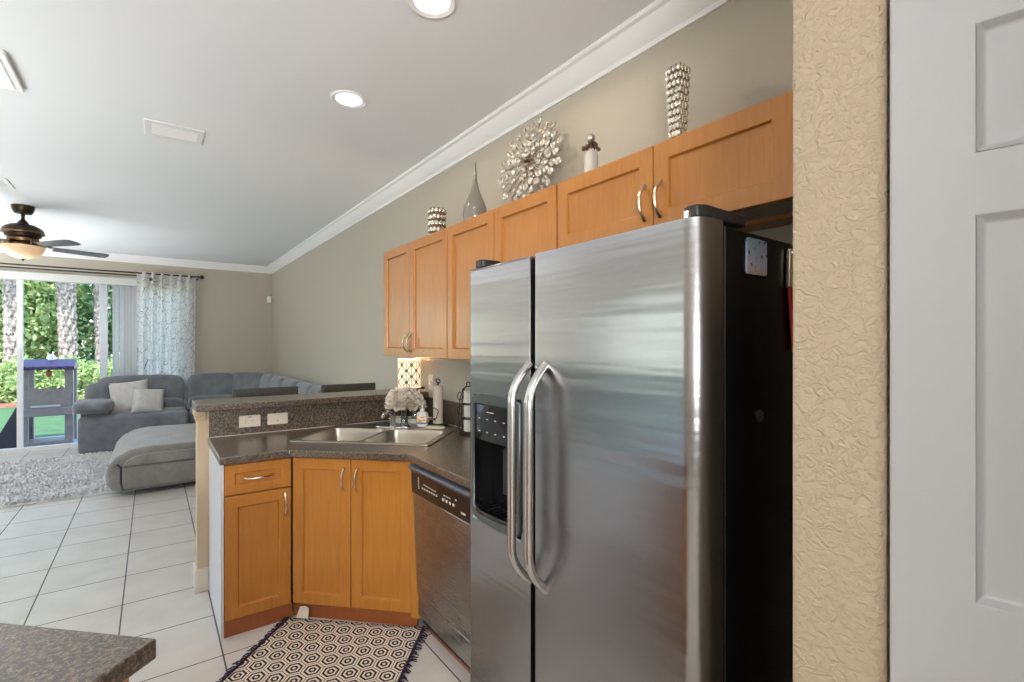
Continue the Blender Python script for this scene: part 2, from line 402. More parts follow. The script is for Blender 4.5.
# ------------------------------------------------------------------ room shell
XW, YB, HC = 1.69, 9.40, 2.82           # right wall, window wall, ceiling
XL, YS = -3.8, -2.4
struct(box('floor', 'floor', XL, XW, YS, YB, -.12, 0, smooth=False))
struct(box('ceiling', 'ceiling', XL-.2, XW+.2, YS-.2, YB+.5, HC, HC+.12, smooth=False))
struct(box('wall_right', 'wall', XW, XW+.15, YS, YB+.15, 0, HC, smooth=False))
struct(MB().box(XL, -3.3, YB, YB+.15, 0, HC).box(-3.3, .47, YB, YB+.15, 2.43, HC).box(.47, XW, YB, YB+.15, 0, HC).build('wall_back', 'wall', smooth=False))
struct(MB().box(XL-.15, XL, YS, 2.7, 0, HC).box(XL-.15, XL, 6.5, YB+.15, 0, HC).box(XL-.15, XL, 2.7, 6.5, 2.08, HC).build('wall_left', 'wall', smooth=False))
struct(box('wall_front', 'wall', XL-.15, XW+.15, YS-.15, YS, 0, HC, smooth=False))
# wall end beside the refrigerator, with its rounded corner bead
struct(MB().prism([(.85,.378),(.85,.272),(.854,.262),(.862,.256),(.872,.255),(XW,.255),(XW,.378)], 0, HC).build('wall_stub', 'wall_near', bevel=.004))
struct(box('wall_pantry_baffle', 'wall', .15, XW, -.62, -.50, 0, HC, smooth=False))  # unseen wall, lengthened leftwards to keep the fill light off the door
# crown moulding
def crown_prof(): return [(0, 0), (0, -.105), (.012, -.105), (.018, -.088), (.040, -.070), (.060, -.045), (.078, -.022), (.094, -.016), (.100, -.008), (.100, 0)]
struct(MB().prism([(XW-x, HC+z) for x, z in crown_prof()], .378, YB, 'y').build('trim_1', 'trim', ang=20))
struct(MB().prism([(YB-x, HC+z) for x, z in crown_prof()], XL, XW, 'x').build('trim_2', 'trim', ang=20))
struct(MB().box(.47, XW, YB-.015, YB, 0, .13).box(XL, -3.3, YB-.015, YB, 0, .13).build('baseboard_back', 'trim', bevel=.004))
struct(box('baseboard_right', 'trim', XW-.015, XW, 3.6, YB-.015, 0, .13, bevel=.004))
# sliding patio door
w1 = struct(MB().box(-3.3, .47, YB+.02, YB+.12, -.02, .05).box(-3.3, .47, YB+.02, YB+.12, 2.37, 2.43).box(-3.3, -3.24, YB+.02, YB+.12, 0, 2.43).box(.41, .47, YB+.02, YB+.12, 0, 2.43)
            .box(-1.495, -1.44, YB+.03, YB+.10, .02, 2.40).build('window_1', 'trim', bevel=.004))
for a, b in ((-3.24, -1.50), (-1.43, .41)): box('pane', 'pane', a, b, YB+.06, YB+.068, .05, 2.37, w1)
w2 = struct(MB().box(XL-.12, XL-.02, 2.7, 6.5, 0, .06).box(XL-.12, XL-.02, 2.7, 6.5, 2.02, 2.08).box(XL-.12, XL-.02, 2.7, 2.76, 0, 2.08).box(XL-.12, XL-.02, 6.44, 6.5, 0, 2.08).box(XL-.12, XL-.02, 4.56, 4.64, 0, 2.08).build('added_window', 'trim', bevel=.004))  # unseen window, added for fill daylight and the refrigerator's reflections
for a, b in ((2.76, 4.56), (4.64, 6.44)): box('pane', 'tinted', XL-.08, XL-.072, a, b, .06, 2.02, w2)
# peninsula knee wall with its cap moulding and baseboard
struct(MB().box(.215, XW, 3.45, 3.575, 0, 1.08).box(.200, .262, 3.436, 3.59, 1.045, 1.08).box(.207, .262, 3.443, 3.582, 1.02, 1.045).build('wall_peninsula', 'knee', bevel=.004))
struct(MB().box(.203, .275, 3.437, 3.587, 0, .13).box(.206, .275, 3.440, 3.584, .13, .14).box(.275, XW, 3.575, 3.587, 0, .13).build('baseboard_peninsula', 'base_trim', bevel=.003))

# six panel pantry door leaf standing ajar, close to the camera on the right
def panel_door(w, h, cols, rows, t=.035):
    """front faces -y; cols/rows are openings of the raised panels"""
    mb = MB().holed([(0,0),(w,0),(w,h),(0,h)], [[(a,c),(b,c),(b,d),(a,d)] for a, b in cols for c, d in rows], 0, t, 'y')
    for a, b in cols:
        for c, d in rows:
            rings = []
            for ins, y in ((0, 0), (.008, .010), (.020, .012), (.050, .002), (.051, .002)):
                rings.append([(a+ins, y, c+ins), (b-ins, y, c+ins), (b-ins, y, d-ins), (a+ins, y, d-ins)])
            vs = [p for r in rings for p in r]; fs = []
            for k in range(len(rings)-1): fs += [(k*4+i, k*4+(i+1) % 4, k*4+4+(i+1) % 4, k*4+4+i) for i in range(4)]
            fs.append(tuple(range(len(vs)-4, len(vs)))); mb.add(vs, fs)
    return mb
dd = math.atan2(-.976, .218)
d3 = struct(panel_door(.40, 2.005, [(.092, .308)], [(.17, .90), (1.115, 1.63), (1.715, 1.885)]).build('door_1', 'door', loc=(.8635, .249, .012), rot=dd, bevel=.0025))
MB().lathe([(.012, 0), (.010, .02), (.017, .03), (.020, .042), (.012, .05)], n=18).build('door_handle', 'nickel', d3, loc=(.36, 0, 1.0), rot=(PI/2, 0, 0))

# ------------------------------------------------------------------ kitchen cabinets
def shaker(w, h, fr=.058, t=.02):
    i2 = fr+.005
    R = [[(0,0,0),(w,0,0),(w,0,h),(0,0,h)], [(fr,0,fr),(w-fr,0,fr),(w-fr,0,h-fr),(fr,0,h-fr)], [(i2,.0125,i2),(w-i2,.0125,i2),(w-i2,.0125,h-i2),(i2,.0125,h-i2)], [(0,t,0),(w,t,0),(w,t,h),(0,t,h)]]
    vs = [p for r in R for p in r]; fs = []
    for a, b in ((0, 1), (1, 2), (0, 3)): fs += [(a*4+i, a*4+(i+1) % 4, b*4+(i+1) % 4, b*4+i) for i in range(4)]
    return MB().add(vs, fs+[(8, 9, 10, 11), (12, 13, 14, 15)])
def handle(parent, x, z, L=.115, horiz=False):
    pts = []; rr = []
    for k in range(15):
        u = -1+2*k/14; s = .5*L*u
        y = -.030*(1-abs(u)**2.6)-.002; pts.append((s, y, 0) if horiz else (0, y, s))
        rr.append(.0052+.0040*abs(u)**5+.0014*math.exp(-(u*4)**2))
    mb = MB().tube(pts, rr, 10)
    for e in (-1, 1):
        q = .5*L*e; mb.sphere((q, -.003, 0) if horiz else (0, -.003, q), (.0085, .005, .0085), 12, 8)
    return mb.build('handle', 'nickel', parent, loc=(x, 0, z))
def cab_door(parent, x, z, w, h, hx=None, hz=None, name='door', fr=.058, horiz=False, L=.115):
    d = shaker(w, h, fr).build(name, 'wood', parent, loc=(x, 0, z), bevel=.0025)
    if hx is not None: handle(d, hx, hz, L, horiz)
    return d

def upper(label, y0, split, y1, z0, z1, h1, h2, back=XW):
    """y0 far end, y1 near end; local x runs from the far end towards the camera"""
    t = thing('upper_cabinet', label, 'cabinet', (1.37, y0, 0), -PI/2)
    L = y0-y1; dp = back-1.37
    body = MB().box(0, L, .022, .04, z0, z1).box(0, .016, .04, dp, z0, z1).box(L-.016, L, .04, dp, z0, z1).box(.016, L-.016, .04, dp, z1-.016, z1).box(.016, L-.016, dp-.012, dp, z0, z1-.016)
    body.build('body', 'wood', t, bevel=.0015)
    box('underside', 'underside', .016, L-.016, .04, dp-.012, z0+.012, z0+.024, t, smooth=False)
    box('hanging_rail', 'wood', .016, L-.016, dp-.11, dp-.012, z0, z0+.012, t, smooth=False)
    for (a, b, hd) in ((y0-.003, split+.002, h1), (split-.002, y1+.003, h2)):
        w = a-b; x = y0-a
        if hd: cab_door(t, x, z0-.002, w, z1-z0, (w-.03 if hd == 'r' else .03), .095)
        else: cab_door(t, x, z0-.002, w, z1-z0)
    return t
upper('tall two-door maple wall cabinet at the far end, above the glowing lamp', 3.466, 3.009, 2.498, 1.392, 2.15, 'r', 'l')
upper('tall two-door maple wall cabinet in mid row, beneath teardrop vase and sunburst', 2.496, 2.017, 1.549, 1.392, 2.15, 'r', 'l')
upper('short wide two-door maple cabinet directly above the stainless refrigerator', 1.547, 1.057, .60, 1.865, 2.15, 'r', 'l')

# drawer base cabinet at the end of the peninsula
t = thing('base_cabinet', 'maple base cabinet with one drawer over one door at the peninsula end', 'cabinet', (.289, 2.82, 0))
MB().box(0, .317, .022, .04, .085, .872).box(0, .016, .04, .625, .085, .872).box(.3, .317, .04, .3, .085, .872).box(.016, .3, .04, .625, .085, .1).build('body', 'wood', t)
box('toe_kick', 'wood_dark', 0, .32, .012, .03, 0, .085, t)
box('end_panel', 'laminate', -.013, 0, .004, .628, 0, .872, t)
cab_door(t, .003, .715, .309, .150, .155, .075, 'drawer', .045, True, .125)
cab_door(t, .003, .085, .309, .622, .309-.03, .535)
# corner sink cabinet, set diagonally
t = thing('corner_cabinet', 'two-door maple sink cabinet set diagonally across the corner under the sink', 'cabinet', (.606, 2.82, 0), -PI/4)
L = math.hypot(.474, .475)
MB().box(0, L, .022, .04, .085, .872).box(0, .016, .04, .3, .085, .872).box(L-.016, L, .04, .3, .085, .872).build('body', 'wood', t)
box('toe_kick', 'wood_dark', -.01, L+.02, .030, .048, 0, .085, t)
for k in (0, 1):
    w = L/2-.006
    cab_door(t, .004 if k == 0 else L/2+.002, .085, w, .782, (w-.035 if k == 0 else .035), .675)
tag(MB().prism([(1.079, 2.350), (1.106, 2.312), (1.125, 2.312), (1.11, 2.350)], .062, .872).build('filler_strip', 'wood'), 'narrow maple filler strip between the corner cabinet and the dishwasher', 'trim piece')

# dishwasher
t = thing('dishwasher', 'built-in stainless dishwasher with dark brown control panel beside the refrigerator', 'dishwasher', (1.096, 2.310, 0), -PI/2)
box('tub', 'black_matte', .005, .595, .03, .58, .04, .868, t)
box('door', 'steel_dw', .002, .598, 0, .03, .205, .722, t, bevel=.004)
box('access_panel', 'steel_dw', .002, .598, .002, .03, .088, .196, t, bevel=.003)
box('gap_shade', 'rubber', .002, .598, .003, .03, .1965, .2045, t)  # solid dark strip stands in for the shade inside the gap
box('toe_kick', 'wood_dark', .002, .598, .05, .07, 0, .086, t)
lean = lambda o, th=D(2.4), z=.09: (setattr(o, 'rotation_euler', (th, 0, 0)), setattr(o, 'location', (0, z*math.sin(th), z-z*math.cos(th))))
p_ = box('control_panel', 'dw_panel', .002, .598, -.006, .03, .724, .838, t, bevel=.004)
pr = [(-.006, .838), (-.020, .848), (-.024, .856), (-.018, .863), (0, .866), (.03, .866), (.03, .838)]
l_ = MB().prism(pr, .004, .596, 'x').build('handle_lip', 'dw_lip', t, bevel=.002)
for o in [c for c in t.children if c.name.split('.')[0] in ('door', 'control_panel', 'handle_lip')]: lean(o)
mk = MB()
for k in range(7): mk.box(.125+k*.024, .139+k*.024, -.008, -.0065, .770, .777)
for k in range(4): mk.box(.335+k*.031, .350+k*.031, -.008, -.0065, .766, .778)
for k in range(6): mk.box(.085, .093, -.008, -.0065, .762+k*.010, .767+k*.010)
for k in range(5): mk.box(.145+k*.026, .166+k*.026, -.008, -.0065, .793-k*.001, .796-k*.001)
for k in range(3): mk.box(.345+k*.024, .362+k*.024, -.008, -.0065, .792, .795)
mk.box(.50, .535, -.008, -.0065, .752, .760); mk.box(.452, .462, -.008, -.0065, .796, .803)
mk.build('control_markings', 'mark', p_)

# worktop with the sink cut-out
SC = Vector((1.129, 2.930)); ca = math.sqrt(.5)
def sk(x, y): return (SC.x+ca*(x+y), SC.y+ca*(-x+y))
rect = lambda x0, x1, y0, y1: [sk(x0, y0), sk(x1, y0), sk(x1, y1), sk(x0, y1)]
ct = MB().holed([(.268, 2.79), (.588, 2.79), (1.053, 2.325), (1.053, 1.532), (1.675, 1.532), (1.675, 3.436), (.268, 3.436)], [rect(-.405, .405, -.27, .27)], .876, .914)
tag(ct.build('countertop', 'granite', bevel=.004), 'brown speckled L-shaped worktop holding the double sink', 'countertop')
tag(MB().box(.275, XW-.003, 3.436, 3.449, .9145, 1.079).box(1.676, 1.689, 1.532, 3.436, .9145, 1.079).build('backsplash', 'granite', bevel=.002), 'brown speckled backsplash strip behind the worktop and sink', 'backsplash')
tag(MB().tube([(.278, 3.4345, .9155), (1.673, 3.4345, .9155), (1.673, 1.54, .9155)], .003, 6).build('caulk_bead', 'caulk'), 'thin pale caulk line along the foot of the backsplash', 'caulk')
tag(MB().prism([(.205, 3.36), (XW-.002, 3.36), (XW-.002, 3.74), (.205, 3.74)], 1.0805, 1.118).build('bar_countertop', 'granite', bevel=.004), 'long raised breakfast bar top of brown speckled laminate', 'bar top')

# sink
def rrect(x0, x1, y0, y1, r, n=5):
    out = []
    for cx_, cy_, a in ((x1-r, y1-r, 0), (x0+r, y1-r, 90), (x0+r, y0+r, 180), (x1-r, y0+r, 270)):
        for k in range(n+1):
            g = D(a+90*k/n); out.append((cx_+r*math.cos(g), cy_+r*math.sin(g)))
    return out
t = thing('kitchen_sink', 'double-bowl stainless drop-in sink set diagonally in the worktop corner', 'sink', (SC.x, SC.y, .914), -PI/4)
MB().holed(rrect(-.422, .422, -.288, .285, .03), [rrect(-.385, -.012, -.25, .165, .05), rrect(.012, .385, -.25, .165, .05)], .001, .008).build('rim', 'sink_steel', t, bevel=.003)
for x0, x1 in ((-.385, -.012), (.012, .385)):
    rings = []
    for ins, z, r in ((0, .004, .05), (.006, -.02, .05), (.012, -.15, .05), (.03, -.178, .045), (.07, -.182, .03), (.14, -.185, .03)):
        rings.append([(p[0], p[1], z) for p in rrect(x0+ins, x1-ins, -.25+ins, .165-ins, max(.012, r-ins*.1))])
    n = len(rings[0]); vs = [p for r in rings for p in r]
    fs = [(k*n+i, k*n+(i+1) % n, k*n+n+(i+1) % n, k*n+n+i) for k in range(len(rings)-1) for i in range(n)]+[tuple(range(len(vs)-n, len(vs)))]
    b = MB().add(vs, fs).build('bowl', 'sink_steel', t, ang=60)
    MB().lathe([(.042, .001), (.040, .004), (.030, .002), (.028, -.002)], ((x0+x1)/2, -.04, -.185), 24).build('drain', 'chrome', b)
# faucet on the deck
t = thing('faucet', 'low chrome faucet with dark lever on the sink deck', 'faucet', (*sk(0, .225), .922), -PI/4)
MB().lathe([(.027, 0), (.027, .012), (.019, .02), (.017, .07), (.020, .085), (.012, .095)], n=20).sphere((0, 0, 0.006), (.125, .030, .006), 24, 8, .4, .7).build('body', 'chrome', t)
MB().tube([(0, 0, .075), (-.002, -.03, .098), (-.004, -.08, .115), (-.006, -.135, .108), (-.006, -.155, .085)], [.013, .013, .012, .011, .011], 12).build('spout', 'chrome', t)
MB().tube([(0, 0, .02), (-.05, .0, .03), (-.12, -.01, .024), (-.16, -.012, .020)], [.008, .010, .012, .010], 10, squash=.6).build('lever', 'black_matte', t)

# ------------------------------------------------------------------ refrigerator
F = thing('refrigerator', 'large side-by-side stainless steel refrigerator with black sides and ice dispenser', 'refrigerator', (.94, 1.547, 0), -PI/2)
box('case', 'black', .006, .941, .098, .715, .03, 1.738, F, bevel=.004)
box('edge_highlight', 'handle_steel', .9405, .9425, .096, .101, .03, 1.738, F)  # pale strip built in as the highlight along the case's front edge
box('top_grille', 'black_matte', .01, .937, .06, .10, .02, .085, F)
for x in (.03, .885):
    for y in (.15, .62): MB().lathe([(.02, 0), (.02, .03)], (x, y, 0), 12).build('foot', 'black_matte', F)
box('gasket', 'rubber', .012, .935, .082, .10, .095, 1.735, F)
DX0, DX1, DZ0, DZ1 = .026, .318, .845, 1.297
fz = MB().holed([(.002, .09), (.361, .09), (.361, 1.748), (.002, 1.748)], [[(DX0+.008, DZ0+.008), (DX1-.008, DZ0+.008), (DX1-.008, DZ1-.008), (DX0+.008, DZ1-.008)]], 0, .086, 'y').build('freezer_door', 'steel', F, bevel=.010, seg=3)
arc = [(.945-.045+.045*math.sin(D(a)), .045-.045*math.cos(D(a))) for a in range(0, 91, 9)]
fd = MB().prism([(.378, .010), (.386, .001), (.394, 0)]+arc+[(.945, .086), (.378, .086)], .09, 1.748).build('fresh_food_door', 'steel', F, bevel=0, ang=25)
def fridge_handle(parent, x, lean):
    pts = []; rr = []
    z0, z1, o = .742, 1.412, .066
    for k in range(33):
        u = k/32; z = z0+(z1-z0)*u; e = min(1, min(u, 1-u)/.17)
        y = -o*math.sin(e*PI/2)**.85; pts.append((x+lean*(1-math.sin(e*PI/2)), y+.004, z)); rr.append(.0155)
    mb = MB().tube(pts, rr, 14, squash=.8); return mb.build('handle', 'handle_steel', parent)
fridge_handle(fz, .350, .006); fridge_handle(fd, .433, 0)
# dispenser
dp = MB().holed([(DX0, DZ0+.03), (DX0+.02, DZ0+.012), (.10, DZ0), (.22, DZ0), (DX1-.02, DZ0+.012), (DX1, DZ0+.03), (DX1, DZ1-.012), (.22, DZ1+.004), (.10, DZ1+.004), (DX0, DZ1-.012)],
                [[(DX0+.018, .893), (DX1-.018, .893), (DX1-.018, 1.262), (DX0+.018, 1.262)]], -.008, .02, 'y').build('dispenser_frame', 'bezel', fz, bevel=.004)
cp = MB().prism([(DX0+.018, 0.0), (.10, -.006), (.22, -.006), (DX1-.018, 0.0), (DX1-.018, .03), (DX0+.018, .03)], 1.135, 1.262).build('control_panel', 'black_gloss', dp, bevel=.003)
mk = MB()
for r_ in range(2):
    for k in range(4): mk.box(.077+k*.05, .086+k*.05, -.0076, -.0062, 1.166+r_*.045, 1.169+r_*.045)
mk.box(.13, .17, -.0076, -.0062, 1.236, 1.239); mk.build('control_markings', 'mark', cp)
MB().box(.034, .040, .02, .08, .88, 1.14).box(.283, .289, .02, .08, .88, 1.14).box(.034, .289, .078, .084, .88, 1.14).box(.034, .289, .02, .08, 1.13, 1.138).build('recess', 'black_gloss', dp)
MB().box(.150, .205, .045, .058, .95, 1.11).build('paddle', 'black_matte', dp, bevel=.004)
MB().lathe([(.010, 0), (.014, .03)], (.178, .05, 1.105), 14).build('spout', 'black_matte', dp)
tr = MB().prism([(.036, .075), (.036, .0), (.10, -.018), (.22, -.018), (.287, .0), (.287, .075)], .878, .893)
tr.build('drip_tray', 'black_gloss', dp, bevel=.003)
g = MB()
for k in range(8): g.box(.06+k*.027, .068+k*.027, .0, .06, .893, .8955)
g.build('grille', 'bezel', dp)
# hinge covers on top
for x0, x1, y0, y1 in ((.012, .075, .012, .09), (.884, .938, .014, .20)):
    MB().prism([(x0, y0+.02), (x0+.012, y0), (x1-.012, y0), (x1, y0+.02), (x1, y1), (x0, y1)], 1.750, 1.778).box(x0+.02, x1-.02, y0+.02, y0+.05, 1.742, 1.754).build('hinge_cover', 'hinge', F, bevel=.005, seg=3)
MB().cyl((.906, .010, 1.748), .009, .016, 14).build('hinge_pin', 'chrome', F)
# magnets on the side
o = MB().prism(rrect(-.047, .047, -.043, .043, .008), -.002, .002, 'y').build('fridge_magnet', 'sticker', loc=(1.176, .6038, 1.682)); tag(o, 'square photo magnet of palms near the top of the black fridge side', 'magnet')
o = MB().lathe([(.014, 0), (.014, .004), (.011, .007)], n=24).build('round_magnet', 'bezel', loc=(1.19, .6058, 1.298), rot=(PI/2, 0, 0)); tag(o, 'small round grey magnet low on the black fridge side', 'magnet')
t = thing('magnetic_clip', 'silver magnetic clip with red cloth hanging on the fridge side by the wall', 'clip', (1.345, .6058, 1.62))
MB().prism([(-.022, 0), (.022, 0), (.018, .10), (-.018, .10)], -.014, 0, 'y').build('clip', 'nickel', t, bevel=.004)
MB().tube([(-.012, -.014, .09), (-.012, -.03, .07), (-.012, -.016, .03)], .004, 8).build('spring_arm', 'chrome', t)
MB().prism([(-.018, .005), (.035, .005), (.04, -.14), (.005, -.17)], -.012, -.004, 'y').build('cloth', 'red', t, bevel=.003)

# ------------------------------------------------------------------ outlets
def outlet(name, label, x0, x1, z0, z1, kind):
    t = thing(name, label, 'outlet' if kind == 'o' else 'switch', ((x0+x1)/2, 3.4355, (z0+z1)/2)); w = (x1-x0)/2; h = (z1-z0)/2
    MB().prism(rrect(-w, w, -h, h, .006), -.005, 0, 'y').build('cover_plate', 'plate', t, bevel=.0015)
    if kind == 'o':
        MB().prism(rrect(-.034, .034, -.017, .017, .005), -.007, -.005, 'y').build('receptacle', 'plate', t)
        s_ = MB()
        for e in (-.020, .020): s_.box(e-.005, e-.003, -.0078, -.0068, -.010, -.003).box(e-.005, e-.003, -.0078, -.0068, .003, .010).lathe([(.003, 0), (.003, .001)], (e+.007, -.0073, 0), 8)
        s_.box(-.010, .010, -.0085, -.0068, .024, .029).build('slots', 'slot', t)
    else:
        MB().prism(rrect(-.034, .034, -.017, .017, .005), -.0065, -.005, 'y').build('frame', 'plate', t)
        MB().prism([(-.017, -.0055), (.017, -.011), (.017, -.0055)], -.010, .010, 'z').build('rocker', 'plate', t)
        MB().box(-.006, .003, -.0105, -.007, -.012, -.008).build('slots', 'slot', t)
outlet('wall_outlet', 'almond outlet plate on the backsplash, nearer the peninsula end', .432, .552, .959, 1.031, 'o')
outlet('wall_switch', 'almond switch plate on the backsplash, nearer the sink', .592, .711, .961, 1.032, 's')
t = thing('light_switch', 'pale switch plate on the right wall beside the lamp', 'switch', (XW-.001, 3.325, 1.19), -PI/2)
MB().prism(rrect(-.036, .036, -.058, .058, .006), -.005, 0, 'y').build('cover_plate', 'plate', t, bevel=.0015)
MB().box(-.006, .006, -.013, -.004, -.010, .012).build('toggle', 'plate', t)

# ------------------------------------------------------------------ things on the worktop and bar
t = thing('table_lamp', 'small glowing lamp with brown trellis shade on the bar end by the wall', 'lamp', (1.59, 3.495, 1.1185))
MB().lathe([(.062, 0), (.066, .008), (.050, .016), (.022, .022), (.018, .04), (.010, .045)], n=28).build('base', 'maroon', t)
n = 48; sh = MB(); r0 = .086
sh.add([(r0*math.cos(2*PI*i/n), r0*math.sin(2*PI*i/n), z) for z in (.028, .245) for i in range(n+1)], [(i, i+1, n+2+i, n+1+i) for i in range(n)])
so = sh.build('lamp_shade', 'shade', t)
uvl = so.data.uv_layers.new(name='UVMap')
for lp in so.data.loops:
    i = lp.vertex_index; uvl.data[lp.index].uv = ((i % (n+1))/n, 0 if i <= n else 1)
md = so.modifiers.new('solid', 'SOLIDIFY'); md.thickness = .003
MB().lathe([(.006, .02), (.008, .06), (.026, .11), (.024, .14), (.006, .155)], n=16).build('bulb', 'amber_lamp', t)
lp = light('lamp_bulb_light', 'POINT', (1.59, 3.495, 1.34), (0,0,0), 4.5, (1, .72, .42), shadow_soft_size=.04)
t = thing('twig_sprig', 'dark twig sprig lying on the bar end beside the lamp', 'sprig', (1.60, 3.385, 1.1185))
MB().tube([(-.10, .03, .006), (-.04, .02, .012), (.01, .0, .022), (.04, -.02, .030)], [.006, .005, .004, .003], 8).build('twig', 'twig', t)
MB().sphere((.04, -.02, .030), (.018, .010, .010), 12, 8).build('leaf', 'iron', t)
MB().sphere((-.03, -.01, .010), (.03, .012, .006), 12, 8).build('green_leaf', 'stem', t)

# flowers in a glass vase behind the sink
vx, vy = 1.412, 3.185
t = thing('flower_vase', 'glass vase of big ivory flowers in the corner behind the sink', 'vase', (vx, vy, .9145))
MB().lathe([(.030, 0), (.034, .004), (.024, .02), (.022, .05), (.034, .10), (.048, .135), (.046, .135), (.032, .10), (.019, .05), (.02, .02), (.001, .012)], n=24, cap=False).build('vase', 'clear', t)
st = MB()
for k in range(7):
    a = 2*PI*k/7; st.tube([(-.012*math.cos(a), -.012*math.sin(a), .02), (.0, .0, .07), (.03*math.cos(a), .03*math.sin(a), .15)], .003, 6)
st.build('stems', 'stem', t)
def blossom(r):
    mb = MB()
    for ring, (n_, tilt, rad) in enumerate(((4, 75, .35), (6, 52, .6), (8, 28, .85), (9, 2, 1.0))):
        for k in range(n_):
            a = 2*PI*k/n_+ring*.5+random.uniform(-.15, .15); L = r*rad*random.uniform(.9, 1.1); wv = L*.62
            g = []
            for i in range(5):
                u = i/4
                for j in range(5):
                    q = (j-2)/2; wd = wv*math.sin(PI*(.12+.80*u))
                    cup = .30*L*q*q + .10*L*math.sin(5*q+ring)*u
                    g.append(Vector((L*u, wd*q, cup+.22*L*u*u)))
            m_ = Matrix.Rotation(a, 3, 'Z') @ Matrix.Rotation(-D(tilt), 3, 'Y')
            mb.add([m_ @ p for p in g], [(i*5+j, i*5+j+1, i*5+j+6, i*5+j+5) for i in range(4) for j in range(4)])
    return mb
pos = [(0, 0, .205, .075), (.062, .0, .185, .07), (-.062, .012, .185, .07), (.02, -.058, .18, .07), (-.035, -.055, .175, .068), (.03, .055, .19, .068), (-.03, .058, .185, .068), (.085, -.045, .155, .058), (-.088, -.03, .155, .058), (.0, -.085, .145, .058), (.055, -.075, .150, .055), (-.06, -.07, .148, .055)]
for x, y, z, r in pos:
    d = Vector((x, y, .06)).normalized(); q = Vector((0, 0, 1)).rotation_difference(d)
    b = blossom(r).build('flower', 'petal', t, loc=(x, y, z), ang=80); b.rotation_euler = q.to_euler()

t = thing('serving_tray', 'shallow white tray of small jars in the corner behind the flowers', 'tray', (1.50, 3.27, .9145), -PI/4)
MB().holed(rrect(-.15, .15, -.06, .06, .02), [rrect(-.142, .142, -.052, .052, .016)], .026, .034).prism(rrect(-.13, .13, -.045, .045, .02), 0, .028).build('tray', 'ceramic', t, bevel=.003)
for k, (x, y) in enumerate(((.03, .0), (.09, .01))):
    j = thing('glass_jar', ['short clear glass jar on the white tray, nearer the flowers', 'short clear glass jar on the white tray, nearer the paper towels'][k], 'jar', (1.50+ca*(x+y), 3.27+ca*(-x+y), .9435), 0, 'jars on the tray')
    MB().lathe([(.022, 0), (.025, .004), (.025, .05), (.020, .06)], n=18).build('jar', 'clear', j)
    MB().lathe([(.021, .06), (.022, .072), (.006, .076)], n=18).build('lid', 'nickel', j)

t = thing('soap_bottle', 'clear pump soap bottle with orange and blue label behind right bowl', 'soap bottle', (1.452, 2.985, .9225), -PI/4)
MB().sphere((0, 0, .052), (.040, .026, .052), 24, 14, .45, .8).lathe([(.02, .098), (.014, .108), (.013, .112)], n=18).build('bottle', 'soap', t)
MB().sphere((0, 0, .050), (.0405, .0268, .034), 24, 12, .35, .8).build('label_band', 'soap_label', t)
MB().lathe([(.016, .110), (.016, .124), (.007, .126), (.006, .150), (.012, .151), (.012, .160)], n=16).tube([(0, 0, .156), (.0, -.02, .158), (0, -.035, .152)], .005, 8).build('pump', 'white', t)

tag(MB().sphere((0, 0, .008), (.065, .028, .009), 20, 8, .5, .5).build('dish_cloth', 'cloth', loc=(*sk(.29, .235), .9225), rot=-PI/4), 'folded pale dish cloth lying on the right of the sink deck', 'cloth')

t = thing('paper_towel_holder', 'standing black iron paper towel holder with slim roll against backsplash', 'paper towel holder', (1.595, 3.035, .9145))
MB().lathe([(.066, 0), (.066, .010), (.05, .014)], n=28).cyl((0, 0, .01), .006, .285, 10).tube([(.0+.014*math.cos(a), .014*math.sin(a)*ca, .307+.014*math.sin(a)) for a in np.linspace(0, 2*PI, 17)[:-1]], .004, 8, True).build('stand', 'iron', t)
MB().lathe([(.012, .016), (.034, .016), (.034, .275), (.012, .275)], n=28).build('paper_roll', 'paper', t)
sc = []
for k in range(30):
    u = k/29; a = -2.6*PI*u; r = .006+.022*abs(math.cos(PI*u)); sc.append((r*math.sin(a)*1.1, 0, .03+.10*u+.012*math.cos(a)))
MB().tube(sc, .003, 8).build('scroll', 'iron', t, loc=(-.032, -.032, 0), rot=-PI/4)

t = thing('mug_rack', 'black iron scroll rack for mugs on the worktop beside the refrigerator', 'mug rack', (1.575, 2.60, .9145), -PI/4)
rk = MB().lathe([(.055, 0), (.055, .014), (.03, .02)], n=24)
for e in (-1, 1):
    for f_ in (-1, 1): rk.tube([(e*.045, f_*.03, .01), (e*.052, f_*.033, .12), (e*.046, f_*.028, .22), (e*.03, f_*.015, .285), (e*.012, 0, .30)], .0035, 8)
for z in (.10, .19): rk.tube([(.05*math.cos(a), .034*math.sin(a), z) for a in np.linspace(0, 2*PI, 25)[:-1]], .003, 8, True)
rk.tube([(.012*math.cos(a), 0, .312+.014*math.sin(a)) for a in np.linspace(0, 2*PI, 17)[:-1]], .0035, 8, True)
for z in (.06, .15, .24): rk.tube([(-.05-.02*math.sin(a), 0, z+.024*math.cos(a)) for a in np.linspace(0, 1.6*PI, 14)], .003, 8)
rk.build('rack', 'iron', t)
for k in range(3):
    m_ = thing('white_mug', ['white mug at the bottom of the black rack', 'white mug in the middle of the black rack', 'white mug at the top of the black rack'][k], 'mug', (1.575, 2.60, .936+k*.088), 1.2, 'mugs in the rack')
    MB().lathe([(.020, 0), (.026, .004), (.028, .03), (.029, .075), (.026, .075), (.024, .01), (.001, .008)], n=22, cap=False).build('cup', 'ceramic', m_)
    MB().tube([(.027, 0, .018), (.040, 0, .022), (.044, 0, .04), (.040, 0, .058), (.028, 0, .062)], .004, 8).build('handle', 'ceramic', m_)

